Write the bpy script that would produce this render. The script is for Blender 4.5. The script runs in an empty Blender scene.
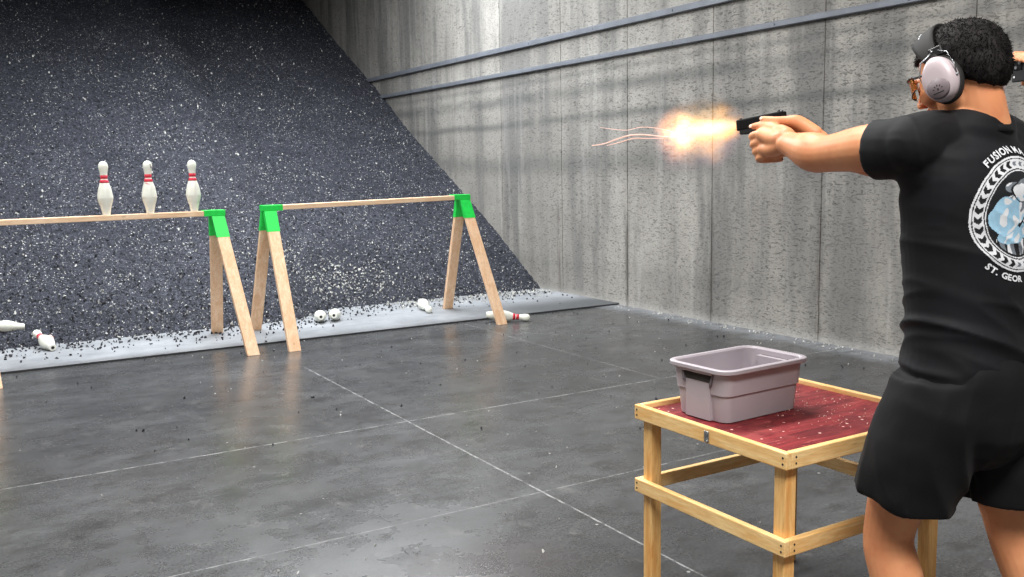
import bpy, bmesh, math, random
import numpy as np
from mathutils import Vector, Matrix, noise, Euler
from mathutils.bvhtree import BVHTree
random.seed(7)
S = bpy.context.scene
COL = S.collection
V = Vector
PI = math.pi

# ------------------------------------------------------------------ helpers
def link(o, parent=None):
    COL.objects.link(o)
    if parent is not None: o.parent = parent
    return o
def tag(o, label=None, cat=None, group=None, kind=None):
    if label: o['label'] = label
    if cat: o['category'] = cat
    if group: o['group'] = group
    if kind: o['kind'] = kind
    return o
def thing(name, label, cat, loc=(0,0,0), rot=(0,0,0), group=None):
    o = bpy.data.objects.new(name, None); o.empty_display_size = .1
    link(o); o.location = loc; o.rotation_euler = rot
    return tag(o, label, cat, group)
def obj(name, bm, m, parent=None, smooth=False):
    me = bpy.data.meshes.new(name)
    bmesh.ops.recalc_face_normals(bm, faces=bm.faces); bm.normal_update(); bm.to_mesh(me); bm.free()
    for mm in (m if isinstance(m, (list, tuple)) else [m]): me.materials.append(mm)
    if smooth:
        for p in me.polygons: p.use_smooth = True
    return link(bpy.data.objects.new(name, me), parent)
def copy_tree(o, parent=None):
    c = o.copy(); link(c, parent)
    for ch in list(o.children): copy_tree(ch, c)
    return c
def merge(bm, other, M=None, mi=None):
    if M is not None: bmesh.ops.transform(other, matrix=M, verts=other.verts)
    if mi is not None:
        for f in other.faces: f.material_index = mi
    me = bpy.data.meshes.new('t'); other.to_mesh(me); other.free(); bm.from_mesh(me); bpy.data.meshes.remove(me)
def box(bm, c, s, M=None, bev=0., mi=0, seg=1):
    b = bmesh.new(); bmesh.ops.create_cube(b, size=1)
    for v in b.verts: v.co = V((v.co.x*s[0], v.co.y*s[1], v.co.z*s[2]))
    if bev > 0: bmesh.ops.bevel(b, geom=b.edges[:], offset=bev, segments=seg, affect='EDGES', profile=.5)
    for v in b.verts: v.co += V(c)
    merge(bm, b, M, mi)
def prism(bm, poly, axis, a, b_, bev=0., mi=0):
    """poly of 2D points in the plane across `axis`, extruded a..b_"""
    b = bmesh.new()
    def P(u, v, t):
        return {'x': (t, u, v), 'y': (u, t, v), 'z': (u, v, t)}[axis]
    A = [b.verts.new(P(u, v, a)) for u, v in poly]; B = [b.verts.new(P(u, v, b_)) for u, v in poly]
    n = len(poly)
    b.faces.new(A); b.faces.new(B[::-1])
    for i in range(n): b.faces.new((A[i], B[i], B[(i+1)%n], A[(i+1)%n]))
    bmesh.ops.recalc_face_normals(b, faces=b.faces)
    if bev: bmesh.ops.bevel(b, geom=b.edges[:], offset=bev, segments=2, affect='EDGES')
    merge(bm, b, None, mi)
def frame_of(d, up=V((0,0,1))):
    d = d.normalized()
    if abs(d.dot(up)) > .98: up = V((0,1,0))
    x = d.cross(up).normalized(); y = x.cross(d).normalized()
    return x, y
def tube(bm, pts, rad, n=12, cap=True, mi=0, up=V((0,0,1))):
    pts = [V(p) for p in pts]; rings = []
    for i, p in enumerate(pts):
        d = (pts[min(i+1, len(pts)-1)] - pts[max(i-1, 0)])
        x, y = frame_of(d, up); r = rad[i] if isinstance(rad, (list, tuple)) else rad
        ra, rb = r if isinstance(r, tuple) else (r, r)
        rings.append([bm.verts.new(p + x*ra*math.cos(2*PI*k/n) + y*rb*math.sin(2*PI*k/n)) for k in range(n)])
    fs = []
    for a, b in zip(rings, rings[1:]):
        for k in range(n): fs.append(bm.faces.new((a[k], a[(k+1)%n], b[(k+1)%n], b[k])))
    if cap: fs.append(bm.faces.new(rings[0][::-1])); fs.append(bm.faces.new(rings[-1]))
    for f in fs: f.material_index = mi
def limb(bm, pts, rads, n=20, up=V((0,0,1)), steps=5):
    """round-ended tapered limb through pts (Catmull-Rom), rads floats or (a,b)"""
    pts = [V(p) for p in pts]; R = [(r if isinstance(r, tuple) else (r, r)) for r in rads]
    P, Q = [], []
    m = len(pts)
    for i in range(m-1):
        p0, p1, p2, p3 = pts[max(i-1,0)], pts[i], pts[i+1], pts[min(i+2,m-1)]
        for s in range(steps):
            t = s/steps
            P.append(.5*((2*p1)+(p2-p0)*t+(2*p0-5*p1+4*p2-p3)*t*t+(3*p1-p0-3*p2+p3)*t**3))
            ts = t*t*(3-2*t)
            Q.append((R[i][0]*(1-ts)+R[i+1][0]*ts, R[i][1]*(1-ts)+R[i+1][1]*ts))
    P.append(pts[-1]); Q.append(R[-1])
    d0 = (P[0]-P[1]).normalized(); d1 = (P[-1]-P[-2]).normalized()
    h0 = min(Q[0]); h1 = min(Q[-1])
    pre, prq, suf, suq = [], [], [], []
    for a in (80, 60, 40, 20):
        c, s = math.cos(math.radians(a)), math.sin(math.radians(a))
        pre.append(P[0]+d0*h0*s); prq.append((Q[0][0]*c, Q[0][1]*c))
    for a in (20, 40, 60, 80):
        c, s = math.cos(math.radians(a)), math.sin(math.radians(a))
        suf.append(P[-1]+d1*h1*s); suq.append((Q[-1][0]*c, Q[-1][1]*c))
    tube(bm, pre+P+suf, prq+Q+suq, n, up=up)
def ball(bm, c, r, M=None, sub=3):
    b = bmesh.new(); bmesh.ops.create_icosphere(b, subdivisions=sub, radius=1)
    r = r if isinstance(r, (tuple, list)) else (r, r, r)
    for v in b.verts: v.co = V((v.co.x*r[0], v.co.y*r[1], v.co.z*r[2]))
    T = Matrix.Translation(V(c))
    merge(bm, b, T @ M if M is not None else T)
def rings_mesh(bm, rings, close=True, cap0=True, cap1=True, mi=0):
    R = [[bm.verts.new(p) for p in r] for r in rings]; n = len(R[0]); fs = []
    for a, b in zip(R, R[1:]):
        for k in range(n if close else n-1): fs.append(bm.faces.new((a[k], a[(k+1)%n], b[(k+1)%n], b[k])))
    if cap0: fs.append(bm.faces.new(R[0][::-1]))
    if cap1: fs.append(bm.faces.new(R[-1]))
    for f in fs: f.material_index = mi
def lathe(bm, prof, n=32, M=None, mi=0):
    b = bmesh.new()
    rings_mesh(b, [[V((r*math.cos(2*PI*k/n), r*math.sin(2*PI*k/n), z)) for k in range(n)] for r, z in prof])
    merge(bm, b, M, mi)
def solidify_union(bm, voxel, smooth=4, fac=.5):
    """voxel-remesh overlapping closed shells into one continuous surface"""
    me = bpy.data.meshes.new('t'); bm.normal_update(); bm.to_mesh(me); bm.free()
    o = bpy.data.objects.new('t', me); COL.objects.link(o)
    r = o.modifiers.new('r', 'REMESH'); r.mode = 'VOXEL'; r.voxel_size = voxel; r.adaptivity = 0
    s = o.modifiers.new('s', 'SMOOTH'); s.iterations = smooth; s.factor = fac
    dg = bpy.context.evaluated_depsgraph_get()
    out = bpy.data.meshes.new_from_object(o.evaluated_get(dg))
    b = bmesh.new(); b.from_mesh(out)
    bpy.data.objects.remove(o); bpy.data.meshes.remove(me); bpy.data.meshes.remove(out)
    b.normal_update()
    return b
def rrect(w, d, r, n=6, z=0.):
    """rounded rectangle outline, ccw"""
    out = []
    for cx, cy, a0 in ((w/2-r, d/2-r, 0), (-w/2+r, d/2-r, 90), (-w/2+r, -d/2+r, 180), (w/2-r, -d/2+r, 270)):
        for k in range(n+1):
            a = math.radians(a0+90*k/n); out.append(V((cx+r*math.cos(a), cy+r*math.sin(a), z)))
    return out

# ------------------------------------------------------------------ materials
class NT:
    def __init__(s, name):
        s.m = bpy.data.materials.new(name); s.m.use_nodes = True
        s.t = s.m.node_tree; s.N = s.t.nodes; s.L = s.t.links
        s.b = s.N['Principled BSDF']; s.out = s.N['Material Output']
        s.co = s.N.new('ShaderNodeTexCoord').outputs['Object']
    def set(s, **k):
        for a, v in k.items():
            i = s.b.inputs[a.replace('_', ' ')]
            if hasattr(v, 'links') or isinstance(v, bpy.types.NodeSocket): s.L.new(v, i)
            else: i.default_value = v
        return s
    def inp(s, node, i, v):
        if isinstance(v, bpy.types.NodeSocket): s.L.new(v, node.inputs[i])
        else: node.inputs[i].default_value = v
    def map(s, scale=(1,1,1), loc=(0,0,0), rot=(0,0,0), co=None):
        n = s.N.new('ShaderNodeMapping'); s.L.new(co or s.co, n.inputs[0])
        n.inputs['Scale'].default_value = scale; n.inputs['Location'].default_value = loc; n.inputs['Rotation'].default_value = rot
        return n.outputs[0]
    def noise(s, scale, detail=4, rough=.55, co=None, dist=0., col=False):
        n = s.N.new('ShaderNodeTexNoise'); s.L.new(co or s.co, n.inputs['Vector'])
        n.inputs['Scale'].default_value = scale; n.inputs['Detail'].default_value = detail
        n.inputs['Roughness'].default_value = rough; n.inputs['Distortion'].default_value = dist
        return n.outputs[1 if col else 0]
    def voro(s, scale, co=None, feature='F1', out=0, rnd=1.):
        n = s.N.new('ShaderNodeTexVoronoi'); n.feature = feature; s.L.new(co or s.co, n.inputs['Vector'])
        n.inputs['Scale'].default_value = scale; n.inputs['Randomness'].default_value = rnd
        return n.outputs[out]
    def math(s, op, a, b=0., clamp=False):
        n = s.N.new('ShaderNodeMath'); n.operation = op; n.use_clamp = clamp
        s.inp(n, 0, a); s.inp(n, 1, b); return n.outputs[0]
    def ramp(s, f, a, b, lo=0., hi=1.):
        n = s.N.new('ShaderNodeMapRange'); n.interpolation_type = 'SMOOTHSTEP'
        s.inp(n, 0, f); n.inputs[1].default_value = a; n.inputs[2].default_value = b
        n.inputs[3].default_value = lo; n.inputs[4].default_value = hi
        return n.outputs[0]
    def mix(s, f, a, b, mode='MIX'):
        n = s.N.new('ShaderNodeMix'); n.data_type = 'RGBA'; n.blend_type = mode
        s.inp(n, 0, f)
        for i, v in ((6, a), (7, b)):
            if isinstance(v, bpy.types.NodeSocket): s.L.new(v, n.inputs[i])
            else: n.inputs[i].default_value = (*v, 1) if len(v) == 3 else v
        return n.outputs[2]
    def sep(s, co=None):
        n = s.N.new('ShaderNodeSeparateXYZ'); s.L.new(co or s.co, n.inputs[0]); return n.outputs
    def bump(s, h, dist=.01, strength=1.):
        n = s.N.new('ShaderNodeBump'); s.L.new(h, n.inputs['Height'])
        n.inputs['Distance'].default_value = dist; n.inputs['Strength'].default_value = strength
        s.L.new(n.outputs[0], s.b.inputs['Normal']); return s
def srgb(r, g, b):
    f = lambda c: (c/255/12.92) if c/255 <= .04045 else ((c/255+.055)/1.055)**2.4
    return (f(r), f(g), f(b))
def plain(name, col, rough=.5, metal=0., var=.12, vs=20., bump=0., spec=.5):
    t = NT(name); n = t.noise(vs, 3)
    c = t.mix(t.ramp(n, .3, .7), tuple(x*(1-var) for x in col), tuple(min(1, x*(1+var)) for x in col))
    t.set(Base_Color=c, Roughness=rough, Metallic=metal, Specular_IOR_Level=spec)
    if bump: t.bump(t.noise(vs*6, 3), bump)
    return t.m

def m_wall():
    t = NT('board-marked concrete'); x, y, z = t.sep()
    base = t.mix(t.ramp(t.noise(.8, 5, .6), .3, .7), srgb(142,138,132), srgb(172,168,161))
    base = t.mix(t.ramp(t.noise(1, 5, .6, t.map((1, 3.2, .45))), .40, .66), base, srgb(120,118,115))
    fine = t.noise(60, 4, .7, t.map((1, 1, 2)))
    base = t.mix(t.ramp(fine, .35, .65, 0, .35), base, srgb(120,119,117))
    # short horizontal pits
    p = t.noise(1, 3, .6, t.map((1, 25, 84))); pa = t.ramp(t.noise(1.3, 3), .25, .55, .05, 1.)
    pit = t.math('MULTIPLY', t.ramp(p, .585, .66), pa)
    p2 = t.noise(1, 2, .5, t.map((1, 40, 140), (3, 5, 1))); pit2 = t.math('MULTIPLY', t.ramp(p2, .59, .66), .6)
    pit = t.math('MAXIMUM', pit, pit2)
    base = t.mix(t.math('MULTIPLY', pit, .62), base, srgb(62,60,58))
    # horizontal darker bands
    wob = t.math('MULTIPLY', t.math('SUBTRACT', t.noise(1, 3, .5, t.map((1, .8, .8))), .5), .12)
    zz = t.math('ADD', z, wob)
    for zc, w, k in ((1.36, .19, .45), (1.80, .07, .62), (2.06, .10, .62), (2.22, .05, .35), (.32, .14, .15)):
        d = t.math('ABSOLUTE', t.math('SUBTRACT', zz, zc))
        f = t.math('MULTIPLY', t.ramp(d, w, 0., 0, k), t.ramp(t.noise(1, 4, .6, t.map((1, .9, 3), (0, zc*3, 0))), .22, .5))
        base = t.mix(f, base, srgb(84,86,86))
    # runs and cracks beside the form joints
    jy = t.math('ABSOLUTE', t.math('SUBTRACT', t.math('FRACT', t.math('ADD', t.math('DIVIDE', t.math('SUBTRACT', y, 4.70), 1.141), .5)), .5))
    jn = t.noise(1, 4, .7, t.map((1, 16, 1.3))); 
    f = t.math('MULTIPLY', t.ramp(jy, .05, 0., 0, .75), t.ramp(jn, .42, .62))
    f = t.math('MULTIPLY', f, t.ramp(z, 1.0, .75, .25, 1))
    base = t.mix(f, base, srgb(92,88,84))
    v = t.noise(1, 4, .6, t.map((1, 9, .5), (0, 7, 0)))
    base = t.mix(t.ramp(v, .56, .7, 0, .16), base, srgb(196,194,190))
    # dusty paler foot of the wall
    base = t.mix(t.ramp(t.math('ADD', z, t.math('MULTIPLY', fine, .1)), .14, .04, 0, .4), base, srgb(200,198,194))
    t.set(Base_Color=base, Roughness=.82, Specular_IOR_Level=.3)
    h = t.math('SUBTRACT', t.math('MULTIPLY', fine, .35), pit)
    t.bump(h, .006, .8)
    return t.m
def m_floor():
    t = NT('sealed concrete floor'); x, y, z = t.sep()
    n1 = t.noise(.7, 5, .6); n2 = t.noise(3., 5, .65, dist=.6)
    c = t.mix(t.ramp(n1, .3, .7), srgb(52,53,55), srgb(78,79,81))
    c = t.mix(t.ramp(n2, .35, .7, 0, .55), c, srgb(48,47,47))
    n3 = t.noise(1, 5, .6, t.map((1.6, 3, 1), rot=(0,0,.5)))
    c = t.mix(t.ramp(n3, .52, .72, 0, .35), c, srgb(104,106,108))
    fine = t.noise(90, 3, .7)
    c = t.mix(t.ramp(fine, .35, .7, 0, .25), c, srgb(120,119,118))
    # dust swept along the foot of the berm and the wall
    dn = t.noise(2.2, 5, .65); yy = t.math('ADD', y, t.math('MULTIPLY', t.math('SUBTRACT', dn, .5), .5))
    dust = t.math('MULTIPLY', t.ramp(yy, 7.08, 7.16), t.ramp(t.noise(6, 4, .7), .15, .5, .72, 1))
    dust = t.math('MULTIPLY', dust, t.ramp(y, 7.09, 7.13))
    xx = t.math('ADD', x, t.math('MULTIPLY', t.math('SUBTRACT', t.noise(3, 5, .7), .5), .4))
    wd = t.math('MULTIPLY', t.ramp(xx, 5.12, 5.36), .55)
    dust = t.math('MAXIMUM', t.math('MULTIPLY', dust, .85), wd)
    c = t.mix(wd, c, srgb(150,153,158)); dust = wd
    bl = t.noise(1, 6, .72, t.map((5, 9, 1)), dist=.4); c = t.mix(t.ramp(bl, .45, .7, 0, .6), c, srgb(44,42,41))
    bl = t.noise(1, 6, .75, t.map((7, 5, 1), (4, 2, 0)), dist=.4); c = t.mix(t.ramp(bl, .56, .72, 0, .4), c, srgb(118,116,114))
    # saw-cut joints packed with pale dust
    brk = t.ramp(t.noise(9, 5, .8), .40, .58, .12, 1)
    lines = None
    for ax, p, w, k in ((y, 4.43, .0060, 1.), (x, 2.0, .0060, 1.), (y, 3.12, .0055, .6), (x, 3.73, .009, .4)):
        wv = t.math('MULTIPLY', t.math('SUBTRACT', t.noise(9, 3), .5), .012)
        d = t.math('ABSOLUTE', t.math('SUBTRACT', t.math('ADD', ax, wv), p))
        l = t.ramp(d, w, w*.4)
        l = t.math('MULTIPLY', l, k)
        if p == 2.0: l = t.math('MULTIPLY', l, t.ramp(y, 6.15, 6.0))
        if p == 3.73: l = t.math('MULTIPLY', l, t.ramp(y, 4.4, 4.5))
        lines = l if lines is None else t.math('MAXIMUM', lines, l)
    c = t.mix(t.math('MULTIPLY', t.math('MULTIPLY', lines, brk), .62), c, srgb(190,190,190))
    # dark line where the last slab meets the berm strip
    # pale specks
    sp = t.voro(9, out=0); sr = t.voro(9, out=1); 
    sx = t.sep(sr)[0]
    spk = t.math('MULTIPLY', t.ramp(sp, .07, .04), t.math('GREATER_THAN', sx, .72))
    c = t.mix(t.math('MULTIPLY', spk, .6), c, srgb(190,188,184))
    # soft-edged darker patch in front of the table
    dx = t.math('SUBTRACT', x, 1.42); dy = t.math('MULTIPLY', t.math('SUBTRACT', y, 2.62), 1.6)
    rr = t.math('SQRT', t.math('ADD', t.math('MULTIPLY', dx, dx), t.math('MULTIPLY', dy, dy)))
    rr = t.math('ADD', rr, t.math('MULTIPLY', t.math('SUBTRACT', t.noise(3.5, 4), .5), .5))
    c = t.mix(t.ramp(rr, .42, .25, 0, .55), c, srgb(60,54,54))
    rg = t.ramp(t.noise(2.5, 5, .7), .3, .7, .21, .33)
    rg = t.math('ADD', rg, t.math('MULTIPLY', dust, .4), True)
    t.set(Base_Color=c, Roughness=rg, Specular_IOR_Level=.45)
    t.bump(t.noise(40, 2), .0006, .5)
    return t.m
def m_strip():
    t = NT('dusty concrete strip'); x, y, z = t.sep()
    c = t.mix(t.ramp(t.noise(1.2, 5, .65), .3, .7), srgb(122,125,129), srgb(156,159,164))
    s = t.noise(1, 5, .75, t.map((4, 12, 1))); c = t.mix(t.ramp(s, .5, .72, 0, .55), c, srgb(104,107,112))
    f = t.noise(60, 4, .8); c = t.mix(t.ramp(f, .5, .75, 0, .5), c, srgb(84,86,92))
    xe = t.math('ADD', x, t.math('MULTIPLY', t.noise(5, 4), .5)); ye = t.ramp(y, 7.9, 7.3)
    c = t.mix(t.math('MULTIPLY', t.ramp(xe, 3.9, 4.9), ye), c, srgb(86,88,90))
    c = t.mix(t.ramp(z, .0145, .011), c, srgb(58,59,62))  # shade on the strip's vertical face, put into the colour
    t.set(Base_Color=c, Roughness=.6, Specular_IOR_Level=.35); t.bump(f, .002, .5); return t.m
def m_rubber():
    t = NT('shredded rubber with pale flecks')
    cell = t.voro(64, out=1); cs = t.sep(cell)
    c = t.mix(cs[0], srgb(42,44,52), srgb(88,91,104))
    c = t.mix(t.ramp(t.noise(.9, 4), .35, .65, 0, .4), c, srgb(44,46,56))
    d = t.voro(64, feature='DISTANCE_TO_EDGE')
    c2 = t.voro(72, out=1, co=t.map(loc=(3, 1, 5))); k = t.sep(c2)
    w = t.math('MULTIPLY', t.math('GREATER_THAN', k[1], t.ramp(t.noise(3, 3), .35, .65, .90, .72)), t.ramp(t.voro(72, co=t.map(loc=(3, 1, 5))), .55, .35))
    c = t.mix(w, c, t.mix(t.math('POWER', k[0], 2.2), srgb(96,98,108), srgb(224,224,220)))
    t.set(Base_Color=c, Roughness=.8, Specular_IOR_Level=.35)
    t.bump(t.math('ADD', t.ramp(d, 0, .2), t.math('MULTIPLY', cs[1], 1.)), .02, .9)
    return t.m
def m_wood(name, lo, hi, dirc=(1,1,1), rough=.55):
    t = NT(name)
    g = t.noise(14, 4, .6, t.map(dirc), dist=.8)
    w = t.noise(70, 2, .5, t.map(dirc))
    c = t.mix(t.ramp(g, .3, .7), lo, hi)
    c = t.mix(t.ramp(w, .4, .7, 0, .35), c, tuple(v*.72 for v in lo))
    k = t.voro(5, t.map(tuple(v*.7+.3 for v in dirc))); c = t.mix(t.ramp(k, .06, .03, 0, .5), c, tuple(v*.4 for v in lo))
    t.set(Base_Color=c, Roughness=rough, Specular_IOR_Level=.4)
    t.bump(w, .0008, .5)
    return t.m
def m_red():
    t = NT('scuffed red table cover'); 
    g = t.noise(1, 5, .65, t.map((5, 26, 1), rot=(0,0,.35)), dist=1.2)
    c = t.mix(t.ramp(g, .32, .68), srgb(88,20,26), srgb(136,42,46))
    c = t.mix(t.ramp(t.noise(5, 4, .6), .5, .72, 0, .5), c, srgb(170,80,78))
    sc = t.noise(1, 3, .6, t.map((9, 60, 1), rot=(0,0,-.5)), dist=2)
    c = t.mix(t.ramp(sc, .64, .70, 0, .55), c, srgb(206,120,112))
    sp = t.voro(60); r = t.sep(t.voro(60, out=1))[0]
    s = t.math('MULTIPLY', t.ramp(sp, .3, .2), t.math('GREATER_THAN', r, t.ramp(t.noise(6, 2), .4, .62, 1.0, .86)))
    c = t.mix(s, c, srgb(226,180,168))
    t.set(Base_Color=c, Roughness=.55, Specular_IOR_Level=.35); t.bump(g, .003, .5)
    return t.m
def m_skin():
    t = NT('skin')
    c = t.mix(t.ramp(t.noise(9, 3), .3, .7), srgb(206,136,94), srgb(220,154,110))
    c = t.mix(t.ramp(t.noise(26, 4, .6), .5, .75, 0, .4), c, srgb(196,114,80))
    t.set(Base_Color=c, Roughness=.48, Specular_IOR_Level=.4, Subsurface_Weight=.12, Subsurface_Radius=(.012,.005,.003), Subsurface_Scale=.6)
    t.bump(t.noise(260, 2), .0005, .4)
    return t.m
def m_cloth(name, lo, hi, bump=.0006):
    t = NT(name); n = t.noise(6, 3); c = t.mix(t.ramp(n, .3, .7), lo, hi)
    t.set(Base_Color=c, Roughness=.72, Specular_IOR_Level=.22, Sheen_Weight=.02, Sheen_Roughness=.5)
    t.bump(t.noise(900, 2), bump, .4); return t.m
M = dict(
    wall=m_wall(), floor=m_floor(), strip=m_strip(), rubber=m_rubber(),
    ceil=plain('grey ceiling', srgb(120,120,120), .9, var=.06, vs=3),
    pine=m_wood('pale construction pine', srgb(230,184,144), srgb(246,212,178), (1.8,1.8,.25)),
    pinex=m_wood('pale construction pine lengthwise', srgb(230,190,152), srgb(246,216,184), (.25,1.8,1.8)),
    fir=m_wood('varnished fir upright', srgb(226,164,92), srgb(246,202,134), (3,3,.35), .38),
    firx=m_wood('varnished fir board lengthwise x', srgb(232,180,110), srgb(248,214,154), (.35,3,3), .38),
    firy=m_wood('varnished fir board lengthwise y', srgb(232,180,110), srgb(248,214,154), (3,.35,3), .38),
    red=m_red(), tape=plain('green tape', srgb(30,214,80), .45, var=.08, vs=30),
    pin=plain('white pin plastic', srgb(232,233,222), .32, var=.04, vs=14),
    pinred=plain('red pin stripe', srgb(212,44,66), .35, var=.1, vs=30),
    chipgrey=plain('bare grey pin core', srgb(150,146,146), .8, var=.25, vs=90, bump=.002),
    pinkscuff=plain('pink scuff', srgb(228,176,170), .5),
    hole=plain('dark hole', srgb(40,38,36), .9),
    tote=plain('grey tote plastic', srgb(168,160,166), .42, var=.03, vs=8, spec=.45),
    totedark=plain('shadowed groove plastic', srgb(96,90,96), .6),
    steel=plain('zinc steel', srgb(150,152,155), .35, .8, vs=30),
    bar=plain('painted steel wall bar', srgb(112,116,124), .55, .1, var=.1, vs=6),
    black=plain('black polymer', srgb(22,22,24), .45, var=.15, vs=30),
    slide=plain('blackened steel slide', srgb(26,26,28), .34, .5, var=.2, vs=40),
    cup=plain('grey ear cup', srgb(186,172,176), .42, var=.03, vs=12),
    cupdark=plain('dark grey ear cup panel', srgb(116,104,108), .5, var=.04, vs=12),
    foam=plain('black foam cushion', srgb(24,22,22), .75),
    skin=m_skin(), lip=plain('lip', srgb(186,92,84), .45), eyew=plain('eye white', srgb(228,222,214), .2), iris=plain('brown iris', srgb(50,28,16), .2),
    shirt=m_cloth('black jersey', srgb(11,12,15), srgb(17,18,22)),
    shorts=m_cloth('black shorts fabric', srgb(10,10,11), srgb(16,16,18)),
    greytee=m_cloth('dark blue jersey', srgb(40,48,66), srgb(52,60,80)),
    jeans=m_cloth('blue denim', srgb(44,54,76), srgb(60,72,96)),
    nail=plain('fingernail', srgb(238,200,180), .3),
    shoe=plain('dark shoe', srgb(30,30,32), .6), sole=plain('pale rubber sole', srgb(190,188,184), .7),
    inkw=plain('white shirt ink', srgb(214,216,220), .6, var=.05, vs=60),
    inkb=plain('pale blue shirt ink', srgb(150,190,214), .6, var=.12, vs=40),
    inkg=plain('grey shirt ink', srgb(110,116,124), .6, var=.15, vs=60),
    inkk=plain('black shirt ink', srgb(20,22,26), .6),
    frost=plain('pale stone chips', srgb(186,186,182), .8, var=.25, vs=60),
)
def m_hair():
    t = NT('short black hair'); n = t.noise(60, 3, .6, t.map((1,1,.4)))
    t.set(Base_Color=t.mix(t.ramp(n, .35, .7), srgb(14,12,12), srgb(38,35,35)), Roughness=.7, Specular_IOR_Level=.15); t.bump(n, .002, .5); return t.m
M['hair'] = m_hair()
def m_lens():
    t = NT('amber lens'); t.set(Base_Color=(.75,.30,.06,1), Roughness=.06, Transmission_Weight=.8, IOR=1.3); return t.m
M['lens'] = m_lens()

# ------------------------------------------------------------------ camera
H = 1.32
yaw, pit, rol = map(math.radians, (30.97, 7.34, -1.025))
f = V((math.sin(yaw)*math.cos(pit), math.cos(yaw)*math.cos(pit), -math.sin(pit)))
r = V((math.cos(yaw), -math.sin(yaw), 0)); u = r.cross(f)
c_, s_ = math.cos(rol), math.sin(rol)
rr_, uu_ = c_*r+s_*u, -s_*r+c_*u
cd = bpy.data.cameras.new('camera'); cam = bpy.data.objects.new('camera', cd); link(cam)
cam.matrix_world = Matrix(((rr_.x, uu_.x, -f.x, 0), (rr_.y, uu_.y, -f.y, 0), (rr_.z, uu_.z, -f.z, H), (0,0,0,1)))
cd.sensor_width = 36; cd.lens = 936.5/1024*36; cd.clip_start = .05; cd.clip_end = 60
S.camera = cam

# ------------------------------------------------------------------ setting
WX = 5.46; XL, Y0, Y1, ZC = -3.2, -3.5, 17.0, 4.6
bm = bmesh.new(); box(bm, ((XL+WX)/2, (Y0+Y1)/2, -.1), (WX-XL+.6, Y1-Y0+.6, .2))
tag(obj('floor', bm, M['floor']), kind='structure')
bm = bmesh.new(); box(bm, ((XL+WX)/2, (Y0+Y1)/2, ZC+.1), (WX-XL+.6, Y1-Y0+.6, .2))
tag(obj('ceiling', bm, M['ceil']), kind='structure')
# right wall with recessed form joints
joints = [2.41, 3.55, 4.70, 5.84, 6.97, 8.06, 9.27, 10.45, 11.6, 12.75, 13.9, 15.05]
prof = [(WX, Y0-.3)]
for j in joints:
    prof += [(WX, j-.005), (WX+.008, j-.003), (WX+.008, j+.003), (WX, j+.005)]
prof += [(WX, Y1+.3), (WX+.3, Y1+.3), (WX+.3, Y0-.3)]
bm = bmesh.new(); prism(bm, prof, 'z', 0, ZC)
tag(obj('wall_right', bm, M['wall']), kind='structure')
for nm, c, s in (('wall_left', (XL-.15, (Y0+Y1)/2, ZC/2), (.3, Y1-Y0+.6, ZC)), ('wall_back', ((XL+WX)/2, Y0-.15, ZC/2), (WX-XL, .3, ZC)), ('wall_front', ((XL+WX)/2, Y1+.15, ZC/2), (WX-XL, .3, ZC))):
    bm = bmesh.new(); box(bm, c, s); tag(obj(nm, bm, M['wall']), kind='structure')
# steel bars fixed along the right wall
for i, (z0, z1) in enumerate(((2.330, 2.374), (2.596, 2.650))):
    bm = bmesh.new(); box(bm, (WX-.02, (Y0+Y1)/2, (z0+z1)/2), (.04, Y1-Y0, z1-z0), bev=.004)
    for yv in np.arange(Y0+.6, Y1, 1.15): box(bm, (WX-.043, yv, (z0+z1)/2), (.008, .014, .014), bev=.003)
    tag(obj('trim_%d' % (i+1), bm, M['bar']), kind='structure')

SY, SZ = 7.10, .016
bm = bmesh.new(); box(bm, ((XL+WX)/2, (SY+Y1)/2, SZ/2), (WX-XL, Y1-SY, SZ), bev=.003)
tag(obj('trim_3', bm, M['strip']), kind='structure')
# rubber berm: a heaped height field
def toe_y(x): return 8.0 + .45*min(1, max(0, (x-2.62)/.45))
def berm_z(x, y):
    toe = toe_y(x) + .05*noise.noise(V((x*1.3, 0, 2)))
    t = y-toe
    z = t*math.tan(math.radians(29.6))
    z += .05*noise.noise(V((x*.8, y*.8, 0)))*min(1, max(0, t))
    return z
nx, ny = 330, 470
xs = np.concatenate([np.linspace(XL, -.1, 40)[:-1], np.linspace(-.1, WX+.05, nx)]); ys = 7.8 + (Y1-7.8)*np.linspace(0, 1, ny)**1.35
verts = []; faces = []
for j, y in enumerate(ys):
    for i, x in enumerate(xs):
        z = berm_z(x, y)
        if z > -.03:
            k = min(1, (z+.03)/.06)
            z += k*(.016*noise.noise(V((x*17, y*17, 0))) + .012*noise.noise(V((x*38, y*38, 4))) + .010*noise.noise(V((x*75, y*75, 9))))
        verts.append((x, y, max(-.06, min(z, ZC+.05))))
n_ = len(xs)
for j in range(ny-1):
    for i in range(n_-1):
        a = j*n_+i
        if max(verts[a][2], verts[a+1][2], verts[a+n_][2], verts[a+n_+1][2]) > -.055:
            faces.append((a, a+1, a+n_+1, a+n_))
me = bpy.data.meshes.new('rubber_berm'); me.from_pydata(verts, [], faces); me.materials.append(M['rubber'])
tag(link(bpy.data.objects.new('rubber_berm', me)), 'dark sloping heap of shredded rubber across the end of the range', 'rubber berm', kind='stuff')
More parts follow.
